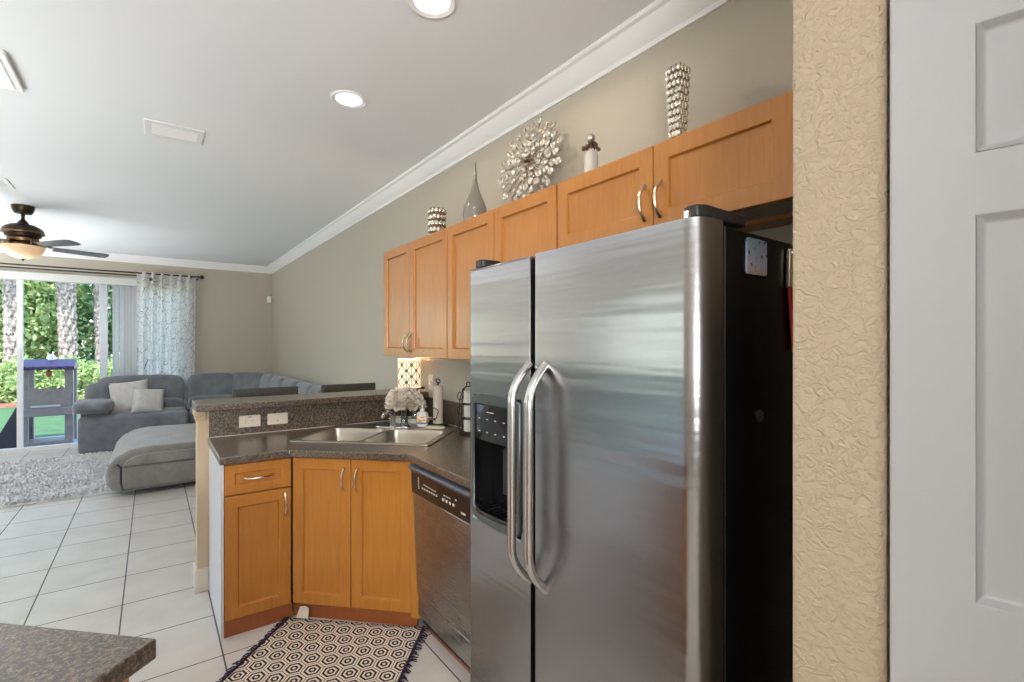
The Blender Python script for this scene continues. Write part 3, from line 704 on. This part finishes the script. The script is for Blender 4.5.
# ------------------------------------------------------------------ ornaments on top of the wall cabinets
ZT = 2.1505
t = thing('candle_holder', 'short round mirrored mosaic candle holder on the far wall cabinet', 'candle holder', (1.50, 2.87, ZT))
MB().lathe([(.052, 0), (.055, .004), (.055, .205), (.050, .205), (.050, .02), (.001, .018)], n=28, cap=False).build('cup', 'mosaic_gap', t)
mo = MB()
for r_ in range(5):
    for k in range(12):
        a = 2*PI*(k+.5*(r_ % 2))/12; s0 = len(mo.v)
        mo.sphere((0, 0, 0), (.015, .007, .017), 10, 6); mo.xf(Matrix.Translation((.056*math.cos(a), .056*math.sin(a), .024+r_*.041)) @ Matrix.Rotation(a+PI/2, 4, 'Z'), s0)
mo.build('mirror_mosaic', 'mosaic', t)
tag(MB().lathe([(.030, 0), (.052, .006), (.066, .03), (.071, .07), (.066, .11), (.048, .155), (.030, .195), (.018, .235), (.011, .28), (.007, .33), (.005, .372), (.003, .374)], n=32).build('teardrop_vase', 'smoke', loc=(1.50, 2.40, ZT), ang=60), 'smoky grey teardrop vase with long thin neck on the wall cabinets', 'vase')
# sunburst leaning against the wall
t = thing('sunburst_ornament', 'round sunburst of crystal discs on wire leaning on top of cabinets', 'ornament', (1.52, 1.965, ZT), (0, D(8), D(8)))
R0 = .215; zc = R0+.045
wires = MB(); discs = []
for k in range(24):
    a = 2*PI*k/24; wires.tube([(0, 0, zc), (0, R0*.97*math.cos(a), zc+R0*.97*math.sin(a))], .003, 6)
    for j, rr in enumerate((.33, .53, .76, .98) if k % 2 else (.22, .43, .64, .87)):
        discs.append((R0*rr*math.cos(a), zc+R0*rr*math.sin(a), .0195 if rr > .5 else .015, random.uniform(-.012, .012)))
wires.lathe([(.025, -.004), (.03, 0), (.025, .004)], (0, 0, zc), 16).build('wire_frame', 'wire', t)
dm = None
for y, z, r, x in discs:
    if dm is None:
        dm = MB().sphere((0, 0, 0), (.006, .020, .020), 14, 8).build('crystal', 'crystal', t); c = dm
    else:
        c = dm.copy(); C.objects.link(c); c.parent = t
    c.location = (x, y, z); c.scale = (1, r/.02, r/.02); c.rotation_euler = (random.uniform(0, 6), random.uniform(-.2, .2), random.uniform(-.2, .2))
MB().tube([(-.02, -.08, .0), (0, -.05, .09)], .004, 6).tube([(-.02, .08, .0), (0, .05, .09)], .004, 6).tube([(.09, 0, .0), (0.004, 0, .16)], .004, 6).build('stand', 'wire', t)
t = thing('glass_bottle', 'small glass bottle with brown twigs and ball stopper above the refrigerator', 'bottle', (1.50, 1.476, ZT))
MB().lathe([(.030, 0), (.031, .120), (.026, .134), (.014, .138), (.014, .150)], n=24).build('bottle', 'bottle_glass', t)
MB().sphere((0, 0, .197), .018, 18, 12).cyl((0, 0, .148), .010, .04, 12).build('stopper', 'crystal', t)
tw = MB()
for k in range(12):
    a = 2*PI*k/12+.3; h = .150+.03*random.random(); r = .034*random.uniform(.7, 1.1)
    tw.tube([(.01*math.cos(a), .01*math.sin(a), .145), (r*.6*math.cos(a), r*.6*math.sin(a), h), (r*math.cos(a+.5), r*math.sin(a+.5), h-.02*random.random())], [.004, .0045, .003], 6)
    tw.sphere((r*math.cos(a+.5), r*math.sin(a+.5), h-.01), .008, 8, 6)
tw.build('twigs', 'twig', t)
t = thing('mosaic_vase', 'tall square flared vase of mirrored beads near the room wall end', 'vase', (1.50, 1.05, ZT))
vw = lambda z: .017+.012*z/.30
MB().add([(sx*vw(z)*.92, sy*vw(z)*.92, z) for z in (0, .30) for sx, sy in ((-1,-1), (1,-1), (1,1), (-1,1))], [(0,3,2,1), (0,1,5,4), (1,2,6,5), (2,3,7,6), (3,0,4,7), (4,5,6,7)]).build('vase', 'mosaic_gap', t)
bd = MB()
for r_ in range(12):
    z = .012+r_*.0250; w = vw(z)
    for side in range(4):
        for k in range(3):
            u = (-.66+.66*k+(.16 if r_ % 2 else -.16))*w; s0 = len(bd.v)
            bd.sphere((0, 0, 0), (.0085, .006, .013), 8, 6); bd.xf(Matrix.Rotation(side*PI/2, 4, 'Z') @ Matrix.Translation((u, -w, z)), s0)
bd.build('mirror_beads', 'mosaic', t)

# ------------------------------------------------------------------ kitchen rug with fringe
t = thing('kitchen_rug', 'black and cream hexagon patterned rug with purple fringe before the sink', 'rug', (0, 0, .001))
A, B, Cc, Dd = Vector((.590, 2.826)), Vector((1.135, 2.318)), Vector((.64, 1.75)), Vector((.075, 2.285))
nu, nv = 40, 34; vs = []; uvs = []
for j in range(nv+1):
    for i in range(nu+1):
        u, v = i/nu, j/nv; p = A*(1-u)*(1-v)+B*u*(1-v)+Cc*u*v+Dd*(1-u)*v
        wv = .004*math.sin(u*9+v*5)*math.sin(v*7) if 0 < i < nu else 0
        vs.append((p.x, p.y, .007+max(0, wv)*.6)); uvs.append((u*.87+2, v*.83+2))
fs = [(j*(nu+1)+i, j*(nu+1)+i+1, (j+1)*(nu+1)+i+1, (j+1)*(nu+1)+i) for j in range(nv) for i in range(nu)]
ro = MB().add(vs, fs).build('woven_field', 'kitchen_rug', t); uvl = ro.data.uv_layers.new(name='UVMap')
for lp_ in ro.data.loops: uvl.data[lp_.index].uv = uvs[lp_.vertex_index]
md = ro.modifiers.new('solid', 'SOLIDIFY'); md.thickness = .006; md.offset = -1
def fringe(p, q, out):
    mb = MB(); n_ = 60
    mb.tube([(p+(q-p)*k/20).to_3d()+Vector((0, 0, .008)) for k in range(21)], .007, 6)
    for k in range(n_):
        b = (p+(q-p)*(k+random.random())/n_).to_3d()+Vector((0, 0, .007)); d = (out+(q-p).normalized()*random.uniform(-.6, .6)).normalized().to_3d(); L = random.uniform(.02, .042)
        mb.tube([b, b+d*L*.5+Vector((0, 0, .004)), b+d*L+Vector((0, 0, -.004))], [.0035, .003, .002], 5)
    return mb
fringe(A, Dd, Vector((-.8, .5)).normalized()).build('fringe', 'fringe', t)
fringe(B, Cc, Vector((.77, -.6)).normalized()).build('fringe', 'fringe', t)
o = MB().prism([(-.035, 0), (.035, 0), (.03, .05), (.008, .06), (-.022, .055)], -.004, 0, 'y').build('care_label', 'paper', t, loc=(.648, 2.776, .008), rot=(D(-18), 0, -PI/4), bevel=.002)

# ------------------------------------------------------------------ near counter at the lower left
t = thing('island_cabinet', 'maple island base cabinet under the near worktop at lower left', 'cabinet', (.008, 1.148, 0), D(45))
# local +x runs to the back right, local -x goes to the left front of the frame; corner at origin
MB().box(-.62, -.03, .03, 1.35, .085, .874).build('body', 'wood', t)
box('toe_kick', 'wood_dark', -.58, -.07, .07, 1.31, 0, .085, t)
sd = shaker(.56, .75).build('end_panel', 'wood', t, loc=(-.605, .012, .105), bevel=.002)
tag(MB().prism([(0, 0), (0, 1.4), (-.66, 1.4), (-.66, 0)], .8755, .914).build('island_countertop', 'granite', loc=(.008, 1.148, 0), rot=D(45), bevel=.004), 'brown speckled worktop corner in the near lower left', 'countertop')

# ------------------------------------------------------------------ bar stools
t = thing('bar_stool', 'charcoal bar stool with only its top rail showing, left behind the bar', 'stool', (.70, 3.90, 0), 0, 'stools behind the bar')
MB().prism(rrect(-.20, .20, -.19, .17, .05), .735, .775).build('seat', 'stool', t, bevel=.012, seg=3)
for sx in (-1, 1):
    for sy in (-1, 1):
        y0, y1 = (-.20, -.15) if sy < 0 else (.20, .15)
        MB().tube([(sx*.20, y0, 0), (sx*.165, y1, .735)], .018, 8).build('leg', 'stool', t)
    MB().tube([(sx*.18, .15, .75), (sx*.20, .185, .95), (sx*.205, .20, 1.12)], .016, 8).build('back_post', 'stool', t)
MB().box(-.225, .225, .186, .212, 1.075, 1.147).build('top_rail', 'stool', t, bevel=.008)
MB().box(-.20, .20, .178, .196, .92, .97).build('lower_rail', 'stool', t, bevel=.006)
for y in (-.18, .18): MB().tube([(-.185, y, .28), (.185, y, .28)], .012, 8).build('stretcher', 'stool', t)
c = copy_tree(t); c.location = (1.325, 3.90, 0); c['label'] = 'charcoal bar stool with only its top rail showing, right near the wall'

# ------------------------------------------------------------------ living room: sectional, ottoman, cushions
def puff(name, c, half, rz=0, tilt=0, e=.35, e2=.35, m='sofa', parent=None):
    mb = MB().sphere((0, 0, 0), half, 32, 18, e, e2)
    return mb.build(name, m, parent, loc=c, rot=(tilt, 0, rz), ang=80)
T = thing('sectional_sofa', 'large blue grey L-shaped sectional sofa along window wall and right wall', 'sofa', (0, 0, 0))
MB().prism([(-.79, 8.56), (.43, 8.50), (.43, 9.30), (-.79, 9.30)], .02, .515).prism([(.445, 8.60), (.72, 8.58), (.80, 8.45), (.80, 5.15), (1.62, 5.15), (1.62, 9.30), (.445, 9.30)], .02, .48).build('base', 'sofa', T, bevel=.05, seg=4)
puff('seat_cushion', (-.02, 8.86, .46), (.43, .27, .09), parent=T); puff('seat_cushion', (.80, 8.84, .45), (.34, .25, .09), parent=T)
for y in (7.9, 7.15, 6.4, 5.7): puff('seat_cushion', (1.12, y, .45), (.32, .37, .10), parent=T)
# near arm with its padded top
MB().prism(rrect(-.77, -.47, 8.63, 9.28, .06), .45, .62).build('arm', 'sofa', T, bevel=.05, seg=4)
puff('arm_pad', (-.64, 8.84, .635), (.215, .38, .09), e=.6, e2=.5, parent=T)
puff('arm', (1.18, 5.10, .42), (.46, .16, .26), e=.4, e2=.3, parent=T)
def back(c, w, rz, h=.27):
    b = puff('back_cushion', (c[0], c[1], .755), (w/2, .135, h), rz, D(-7), .42, .3, parent=T)
    l = puff('lumbar_roll', (0, -.05, -.20), (w/2*.98, .135, .12), e=.5, e2=.3, parent=b); return b
back((-.12, 9.10), 1.06, 0); back((.77, 9.10), .66, 0); back((1.27, 8.93), .66, -PI/4)
for y in (8.25, 7.5, 6.75, 6.0, 5.45): back((1.48, y), .72 if y > 5.5 else .5, -PI/2)
puff('back_wing', (-.60, 9.08, .74), (.16, .16, .20), 0, 0, .6, .6, parent=T)
MB().tube([(.415, 8.575, .05), (.425, 8.56, .30), (.43, 8.60, .47)], .006, 6).build('seam', 'sofa_seam', T)

T = thing('ottoman', 'large taupe ottoman with rounded end on the shag rug before the sofa', 'ottoman', (-.035, -.085, 0))
pf = [(-.20, .045), (-.27, .062), (-.315, .12), (-.325, .22), (-.305, .31), (-.24, .39), (-.14, .445), (.0, .468), (.69, .460), (.73, .44), (.73, .055)]
MB().prism(pf, 6.12, 7.62, 'y').build('body', 'ottoman', T, bevel=.035, seg=4, ang=60)
MB().prism([(-.195, .30), (-.17, .345), (-.10, .385), (.0, .40), (.72, .405), (.72, .30)], 6.085, 6.13, 'y').build('lid_panel', 'ottoman', T, bevel=.012, seg=3)
MB().prism([(-.185, .08), (-.195, .12), (-.195, .285), (.72, .285), (.72, .08)], 6.09, 6.13, 'y').build('front_panel', 'ottoman', T, bevel=.010, seg=3)
MB().tube([(-.185, 6.105, .075), (-.205, 6.105, .14), (-.205, 6.105, .29), (-.235, 6.105, .325)], .009, 8).build('seam', 'sofa_seam', T)
MB().box(-.10, .70, 6.2, 7.5, .03, .06).build('plinth', 'black_matte', T)

def cushion(label, c, w, rz, lean, roll):
    n_ = 14; t_ = .075; vs = []; fs = []
    for s in (1, -1):
        for j in range(n_+1):
            for i in range(n_+1):
                x, y = 2*i/n_-1, 2*j/n_-1; th = t_*(max(0, 1-x**4)*max(0, 1-y**4))**.5
                pin = 1-.07*(1-x*x)*abs(y)**3; pin2 = 1-.07*(1-y*y)*abs(x)**3
                vs.append((x*w/2*pin2, s*th, y*w/2*pin))
    k = (n_+1)**2
    for o_ in (0, k): fs += [(o_+j*(n_+1)+i, o_+j*(n_+1)+i+1, o_+(j+1)*(n_+1)+i+1, o_+(j+1)*(n_+1)+i) for j in range(n_) for i in range(n_)]
    o = MB().add(vs, fs).build('throw_pillow', 'pillow', loc=c, ang=85); o.rotation_euler = (Matrix.Rotation(rz, 4, 'Z') @ Matrix.Rotation(lean, 4, 'X') @ Matrix.Rotation(roll, 4, 'Y')).to_euler()
    bm = bmesh.new(); bm.from_mesh(o.data); bmesh.ops.remove_doubles(bm, verts=bm.verts, dist=.0005); bm.to_mesh(o.data); bm.free()
    return tag(o, label, 'pillow', 'pale throw pillows')
cushion('larger pale grey throw pillow leaning behind, next to the sofa arm', (-.26, 8.83, .735), .46, D(-8), D(-18), D(-6))
cushion('smaller pale grey throw pillow in front of the larger one on sofa', (-.04, 8.68, .675), .38, D(10), D(-22), D(7))

# shag rug
t = thing('shag_rug', 'large grey shag rug on the living room floor under the ottoman', 'rug', (0, 0, 0))
rx0, rx1, ry0, ry1 = -3.2, .74, 6.27, 8.46
box('backing', 'shag', rx0, rx1, ry0, ry1, .002, .02, t)
NT = 52000
bx = RNG.uniform(rx0, rx1, NT); by = RNG.uniform(ry0-.01, ry1+.01, NT); a = RNG.uniform(0, 2*PI, NT); le = RNG.uniform(.012, .038, NT)
hh = RNG.uniform(.022, .045, NT)*(1+.12*np.sin(bx*9+np.sin(by*5)*2)*np.sin(by*11)); wd = RNG.uniform(.006, .011, NT)
V = np.zeros((NT, 4, 3)); cs, sn = np.cos(a), np.sin(a)
V[:, 0] = np.c_[bx-sn*wd, by+cs*wd, np.full(NT, .016)]; V[:, 1] = np.c_[bx+sn*wd, by-cs*wd, np.full(NT, .016)]
V[:, 2] = np.c_[bx+cs*le+sn*wd*.7, by+sn*le-cs*wd*.7, .012+hh]; V[:, 3] = np.c_[bx+cs*le-sn*wd*.7, by+sn*le+cs*wd*.7, .012+hh]
def quads(name, V, m, parent=None, loc=(0,0,0)):
    n_ = len(V); me = bpy.data.meshes.new(name); me.vertices.add(n_*4); me.vertices.foreach_set('co', V.reshape(-1))
    me.loops.add(n_*4); me.loops.foreach_set('vertex_index', np.arange(n_*4, dtype=np.int32)); me.polygons.add(n_)
    me.polygons.foreach_set('loop_start', np.arange(0, n_*4, 4, dtype=np.int32)); me.update(); me.validate()
    me.materials.append(M[m]); o = bpy.data.objects.new(name, me); C.objects.link(o); o.location = loc
    if parent: o.parent = parent
    return o
po = quads('pile', V, 'shag', t); po['kind'] = 'stuff'

# ------------------------------------------------------------------ window dressing
t = thing('curtain_rod', 'dark double curtain rod with ball finial above the patio door', 'curtain rod', (0, 0, 0))
for y, z in ((9.27, 2.555), (9.33, 2.52)): MB().tube([(-3.6, y, z), (.60, y, z)], .011, 10).build('rod', 'iron', t)
MB().sphere((.645, 9.27, 2.555), .032, 14, 10).cyl((.60, 9.27, 2.54), .012, .03, 8).build('finial', 'iron', t)
for x in (-3.4, .50): MB().box(x-.008, x+.008, 9.26, 9.40, 2.525, 2.545).box(x-.02, x+.02, 9.39, 9.40, 2.49, 2.58).build('bracket', 'iron', t)
def curtain():
    n_ = 90; vs = []; uv = []
    for j, z in enumerate(np.linspace(.03, 2.575, 14)):
        for i in range(n_+1):
            u = i/n_; amp = .030+.010*math.sin(u*7); sp = 1-.04*(1-j/13)
            vs.append((-.185+.745*u*sp+.008*math.sin(u*40), 9.275+amp*math.sin(u*2*PI*6.5+.35*math.sin(j*.3)), z)); uv.append((u*1.35, z))
    fs = [(j*(n_+1)+i, j*(n_+1)+i+1, (j+1)*(n_+1)+i+1, (j+1)*(n_+1)+i) for j in range(13) for i in range(n_)]
    o = MB().add(vs, fs).build('curtain', 'curtain', ang=80); l = o.data.uv_layers.new(name='UVMap')
    for lp_ in o.data.loops: l.data[lp_.index].uv = uv[lp_.vertex_index]
    return o
tag(curtain(), 'white curtain panel with dark branching line print right of patio door', 'curtain')
t = thing('vertical_blind', 'vertical blind with its pale vanes drawn to the right of patio door', 'blind', (0, 0, 0))
MB().box(-3.3, .47, 9.345, 9.40, 2.365, 2.475).build('valance', 'valance', t, bevel=.006)
for x, rz in ((-.575, 8), (-.435, 35), (-.350, 27), (-.312, 26), (-.274, 25), (-.236, 26), (-.198, 27)):
    mb = MB(); vs = [(-.045+.09*k/6, .006*math.cos((k-3)/3*1.57), z) for z in (.03, 2.365) for k in range(7)]
    o = mb.add(vs, [(k, k+1, k+8, k+7) for k in range(6)]).build('vane', 'vane', t, loc=(x, 9.37, 0), rot=D(rz)); md = o.modifiers.new('solid', 'SOLIDIFY'); md.thickness = .002

t = thing('motion_sensor', 'small white motion sensor high in the far room corner', 'sensor', (1.655, 9.365, 2.26), D(-45))
MB().prism(rrect(-.035, .035, -.055, .055, .012), -.03, .01, 'y').build('housing', 'white', t, bevel=.006)
MB().sphere((0, -.03, -.015), (.022, .008, .02), 12, 8).build('sensor_lens', 'plate', t)

# ------------------------------------------------------------------ ceiling fixtures
def downlight(label, x, y, p):
    t = thing('recessed_light', label, 'ceiling light', (x, y, HC), 0, 'recessed lights')
    MB().lathe([(.070, -.001), (.098, -.001), (.098, -.006), (.088, -.010), (.070, -.004)], n=40, cap=False).build('trim_ring', 'trim', t)
    MB().lathe([(.001, -.003), (.071, -.002), (.071, -.004), (.001, -.0055)], n=40, cap=False).build('lens', 'lens', t)
    l = light('recessed_light_beam', 'SPOT', (x, y, HC-.02), (0, 0, 0), p, (1, .82, .64), spot_size=D(176), spot_blend=.25, shadow_soft_size=.05); return t
downlight('round recessed ceiling light, the farther one over the sink', .871, 2.697, 6)
downlight('round recessed ceiling light nearer the camera, cut by the top frame edge', .885, 1.735, 15)
def vent(label, x0, x1, y0, y1):
    t = thing('ceiling_vent', label, 'vent', ((x0+x1)/2, (y0+y1)/2, HC)); w, h = (x1-x0)/2, (y1-y0)/2
    MB().holed([(-w, -h), (w, -h), (w, h), (-w, h)], [[(-w+.035, -h+.05), (w-.035, -h+.05), (w-.035, h-.05), (-w+.035, h-.05)]], -.008, 0).build('frame', 'vent', t, bevel=.003)
    MB().box(-w+.035, w-.035, -h+.05, h-.05, -.001, 0).build('backing', 'vent_dark', t)
    n_ = 5; yy = np.linspace(-h+.058, h-.058, n_)
    for y in yy:
        MB().add([(-w+.035, y-.006, -.002), (w-.035, y-.006, -.002), (w-.035, y+.004, -.011), (-w+.035, y+.004, -.011), (-w+.035, y-.005, -.001), (w-.035, y-.005, -.001), (w-.035, y+.005, -.0095), (-w+.035, y+.005, -.0095)],
                 [(0,1,2,3), (4,5,6,7), (0,1,5,4), (1,2,6,5), (2,3,7,6), (3,0,4,7)]).build('slat', 'vent', t)
vent('white slatted air vent in the ceiling between fan and downlights', -.04, .27, 3.64, 3.90)
vent('white slatted air vent at the left frame edge above the ceiling fan', -1.45, -.95, 5.62, 5.95)
t = thing('ceiling_light_box', 'white rectangular ceiling light cut off by the upper left frame edge', 'ceiling light', (-1.10, 3.40, HC))
MB().prism(rrect(-.56, .56, -.215, .215, .02), -.022, 0).build('housing', 'trim', t, bevel=.005)
MB().prism(rrect(-.53, .53, -.185, .185, .02), -.028, -.020).build('diffuser', 'diffuser', t, bevel=.003)

# ceiling fan
T = thing('ceiling_fan', 'dark bronze ceiling fan with glowing amber bowl light at left', 'ceiling fan', (-1.01, 6.65, HC)); T.scale = (.86, .86, 1)
MB().lathe([(.098, 0), (.100, -.012), (.092, -.045), (.074, -.075), (.03, -.080)], n=32).build('canopy', 'bronze', T)
MB().lathe([(.018, -.078), (.018, -.13), (.030, -.14), (.05, -.165), (.055, -.19)], n=20).build('downrod', 'bronze', T)
MB().lathe([(.05, -.175), (.11, -.185), (.165, -.215), (.182, -.245), (.182, -.262), (.158, -.275), (.15, -.30), (.11, -.305)], n=36).build('motor_housing', 'bronze', T)
MB().lathe([(.184, -.255), (.187, -.262), (.184, -.270), (.168, -.272)], n=36, cap=False).lathe([(.12, -.30), (.135, -.32), (.13, -.345), (.10, -.36), (.17, -.372), (.185, -.385), (.18, -.40)], n=32).build('trim_band', 'bronze_warm', T)
for k in range(6):
    a = 2*PI*k/6; MB().tube([(.10*math.cos(a), .10*math.sin(a), -.35), (.17*math.cos(a), .17*math.sin(a), -.345), (.19*math.cos(a), .19*math.sin(a), -.385)], .010, 8).build('scroll_arm', 'bronze_warm', T)
MB().lathe([(.186, -.392), (.184, -.41), (.163, -.45), (.12, -.485), (.06, -.508), (.001, -.512)], n=36, cap=False).build('glass_bowl', 'amber', T)
MB().lathe([(.012, -.508), (.018, -.515), (.010, -.525), (.004, -.535)], n=14).build('finial', 'bronze', T)
for k in range(5):
    a = D(22+72*k)
    ir = MB().box(.10, .24, -.02, .02, -.372, -.362).box(.22, .29, -.045, .045, -.376, -.368).build('blade_iron', 'bronze', T, rot=a, bevel=.003)
    out = [(.26, -.060), (.46, -.072), (.72, -.078), (.775, -.060), (.79, .0), (.775, .060), (.72, .078), (.46, .072), (.26, .060)]
    b = MB().prism(out, -.004, .004).build('blade', 'blade', T, loc=(0, 0, -.385), rot=(0, 0, 0), bevel=.002)
    b.rotation_euler = (Matrix.Rotation(a, 4, 'Z') @ Matrix.Rotation(D(-9), 4, 'X')).to_euler()
light('fan_light', 'POINT', (-1.01, 6.65, HC-.62), (0, 0, 0), 1.5, (1, .80, .55), shadow_soft_size=.12)

# ------------------------------------------------------------------ outdoors
struct(MB().box(-60, 60, YB+2.2, 80, -.6, -.14).box(-60, XL-.15, -20, YB+2.2, -.6, -.14).build('ground_lawn', 'grass', smooth=False))
struct(box('ground_patio', 'patio', -6, 4, YB, YB+2.2, -.5, -.12, smooth=False))
struct(box('ground_mulch_bed', 'mulch', -20, 14, 17.9, 21, -.14, -.10, smooth=False))
def leaves(n_, c, r, size, seed, shell=.35, flat=0):
    n_ = int(n_*1.9); size = size*.68; g = np.random.default_rng(seed); d = g.normal(size=(n_, 3)); d /= np.linalg.norm(d, axis=1)[:, None]
    lump = 1+.18*np.sin(d[:, 0]*5+seed)*np.sin(d[:, 2]*6+seed*2)+.12*np.sin(d[:, 1]*9+seed)
    rad = (shell+(1-shell)*g.random(n_)**.5)*lump
    p = np.array(c)+d*rad[:, None]*np.array(r)
    nn = g.normal(size=(n_, 3))+d*.8; nn /= np.linalg.norm(nn, axis=1)[:, None]
    u = np.cross(nn, g.normal(size=(n_, 3))); u /= np.linalg.norm(u, axis=1)[:, None]; w = np.cross(nn, u)
    s = (size*g.uniform(.6, 1.4, n_))[:, None]
    return np.stack([p-u*s, p+w*s*.45+nn*s*.1, p+u*s, p-w*s*.45+nn*s*.1], 1)
def tree(label, x, y, h, r, n_, seed, m='leaf', size=.16, group='trees beyond the lawn'):
    t = thing('leafy_tree', label, 'tree', (x, y, -.14), 0, group)
    MB().tube([(0, 0, 0), (.05, .02, h*.3), (-.04, .03, h*.55), (.02, 0, h*.8)], [.16, .12, .09, .04], 10).build('trunk', 'trunk', t)
    quads('foliage', leaves(n_, (0, 0, h*.60), (r, r*.8, h*.48), size, seed), m, t)
TL = ['bushy tree right behind the leftmost palm trunk', 'pale tree seen between the left and middle palm trunks', 'bright green tree seen between the middle and right palm trunks', 'dark bushy tree beyond the right palm, behind the blind vanes',
      'tall dense tree far back at the left of the garden', 'tall dense tree far back in the middle of the garden', 'tall dense tree far back at the right of the garden']
for k, (x, y, h, r, n_, mm) in enumerate(((-5.2, 22.5, 5.2, 2.0, 4200, 'leaf'), (-3.4, 22.0, 4.2, 1.6, 4200, 'leaf_light'), (-1.5, 23.0, 5.6, 1.6, 4200, 'leaf'), (.8, 22.5, 5.4, 1.9, 4200, 'leaf'), (-7.5, 27, 9, 3.6, 6000, 'leaf'), (-2.6, 28, 10, 3.8, 7000, 'leaf'), (3.0, 27, 9, 3.6, 6000, 'leaf'))):
    tree(TL[k], x, y, h, r, n_, 20+k, mm)
HL = ['clipped light green hedge shrub at the far left of the lawn', 'clipped light green hedge shrub left of the play counter', 'clipped light green hedge shrub behind the play counter window', 'clipped light green hedge shrub right of the play counter', 'clipped light green hedge shrub behind the sofa arm', 'clipped light green hedge shrub hidden partly by blind vanes', 'clipped light green hedge shrub behind the curtain']
for k in range(7):
    t = thing('hedge_shrub', HL[k], 'shrub', (-4.9+k*1.02, 18.9+.12*math.sin(k*3), -.14), 0, 'hedge along the lawn')
    MB().tube([(0, 0, 0), (.03, 0, .6)], .04, 8).build('stem', 'trunk', t)
    quads('foliage', leaves(2600, (0, 0, .60), (.62, .5, .62), .075, 60+k, .5), 'leaf_light', t)
def palm(label, x, y, r, h, seed):
    t = thing('palm_tree', label, 'palm', (x, y, -.14), 0, 'palms beyond the lawn'); n_ = 40; m_ = int(h*16); vs = []
    for j in range(m_+1):
        z = h*j/m_
        for i in range(n_):
            a = 2*PI*i/n_; q = math.sin(4*a+z*7)*math.sin(4*a-z*7); rr = r*(.74+.38*abs(q)**.6+.06*math.sin(z*1.3+seed)); vs.append((rr*math.cos(a)+.05*math.sin(z*.6+seed), rr*math.sin(a), z))
    MB().add(vs, [(j*n_+i, j*n_+(i+1) % n_, (j+1)*n_+(i+1) % n_, (j+1)*n_+i) for j in range(m_) for i in range(n_)]).build('trunk', 'bark', t, smooth=False)
    g = random.Random(seed)
    for k in range(16):
        a = 2*PI*k/16+g.random()*.3; el = g.uniform(-.3, .9); L = g.uniform(1.3, 1.7); mb = MB()
        d = Vector((math.cos(a)*math.cos(el), math.sin(a)*math.cos(el), math.sin(el))); sd_ = Vector((-math.sin(a), math.cos(a), 0)); c0 = Vector((0, 0, h))
        tip = c0+d*L*.55
        mb.tube([c0, tip], .014, 5)
        for q in range(13):
            f_ = (q-6)/6; dr = (d*math.cos(f_*1.5)+sd_*math.sin(f_*1.5)); e = tip+dr*L*.55-Vector((0, 0, .25*L*abs(f_)+.1)); w_ = dr.cross(Vector((0, 0, 1))).normalized()*.03
            mb.add([tip, (tip+e)/2+w_, e, (tip+e)/2-w_+Vector((0, 0, .02))], [(0, 1, 2, 3)])
        mb.build('frond', 'frond', t, smooth=False)
palm('palm with rough trunk at the left edge, behind the door stile', -3.18, 19.4, .20, 4.4, 1)
palm('palm with thick crosshatched trunk in the middle, above the play counter', -2.02, 19.6, .22, 4.6, 2)
palm('palm with slimmer trunk at the right, beside the blind vanes', -1.25, 20.2, .165, 4.6, 3)
# toddler play counter on the patio
T = thing('toy_playhouse', 'toddler play stand with purple roof and grey walls outside patio door', 'playhouse', (-1.345, 10.62, -.12))
for x in (-.265, .265):
    for y in (.04, .48): MB().box(x-.055, x+.055, y-.03, y+.03, 0, 1.20).build('post', 'play', T, bevel=.012)
MB().box(-.29, .29, -.02, .015, .60, .86).holed([(-.21, .60), (.21, .60), (.21, .66), (-.21, .66)], [], -.03, -.02, 'y').build('front_panel', 'play', T, bevel=.01)
MB().prism([(-.20, .935), (-.10, .895), (.10, .895), (.20, .935), (.20, .86), (-.20, .86)], -.01, .01, 'y').build('sill', 'play', T, bevel=.004)
MB().box(-.32, .32, -.10, .12, .47, .60).build('counter', 'play', T, bevel=.015)
MB().box(-.17, .17, -.112, -.095, .615, .645).build('tray', 'pillow', T, bevel=.004)
MB().prism([(-.12, 1.20), (-.10, 1.25), (.22, 1.36), (.54, 1.25), (.56, 1.20)], -.335, .335, 'x').build('roof', 'purple', T, bevel=.012)
rb = MB()
for k in range(8): rb.box(-.33+k*.094, -.318+k*.094, -.135, -.105, 1.195, 1.255)
rb.build('roof_ribs', 'purple', T)
MB().lathe([(.045, 1.345), (.05, 1.40), (.03, 1.44)], (0.03, .22, 0), 14).build('chimney', 'white', T)
MB().sphere((.03, -.03, 1.14), (.04, .03, .055), 14, 10).cyl((.03, -.03, 1.18), .006, .04, 6).build('hanging_bell', 'orange', T)
MB().box(-.26, .26, .0, .5, .0, .06).build('floor_tray', 'play', T, bevel=.01)
MB().prism([(-.64, 0), (-.30, 0), (-.30, .62), (-.36, .62)], .05, .45, 'y').build('slide_side', 'play_dark', T, bevel=.012)
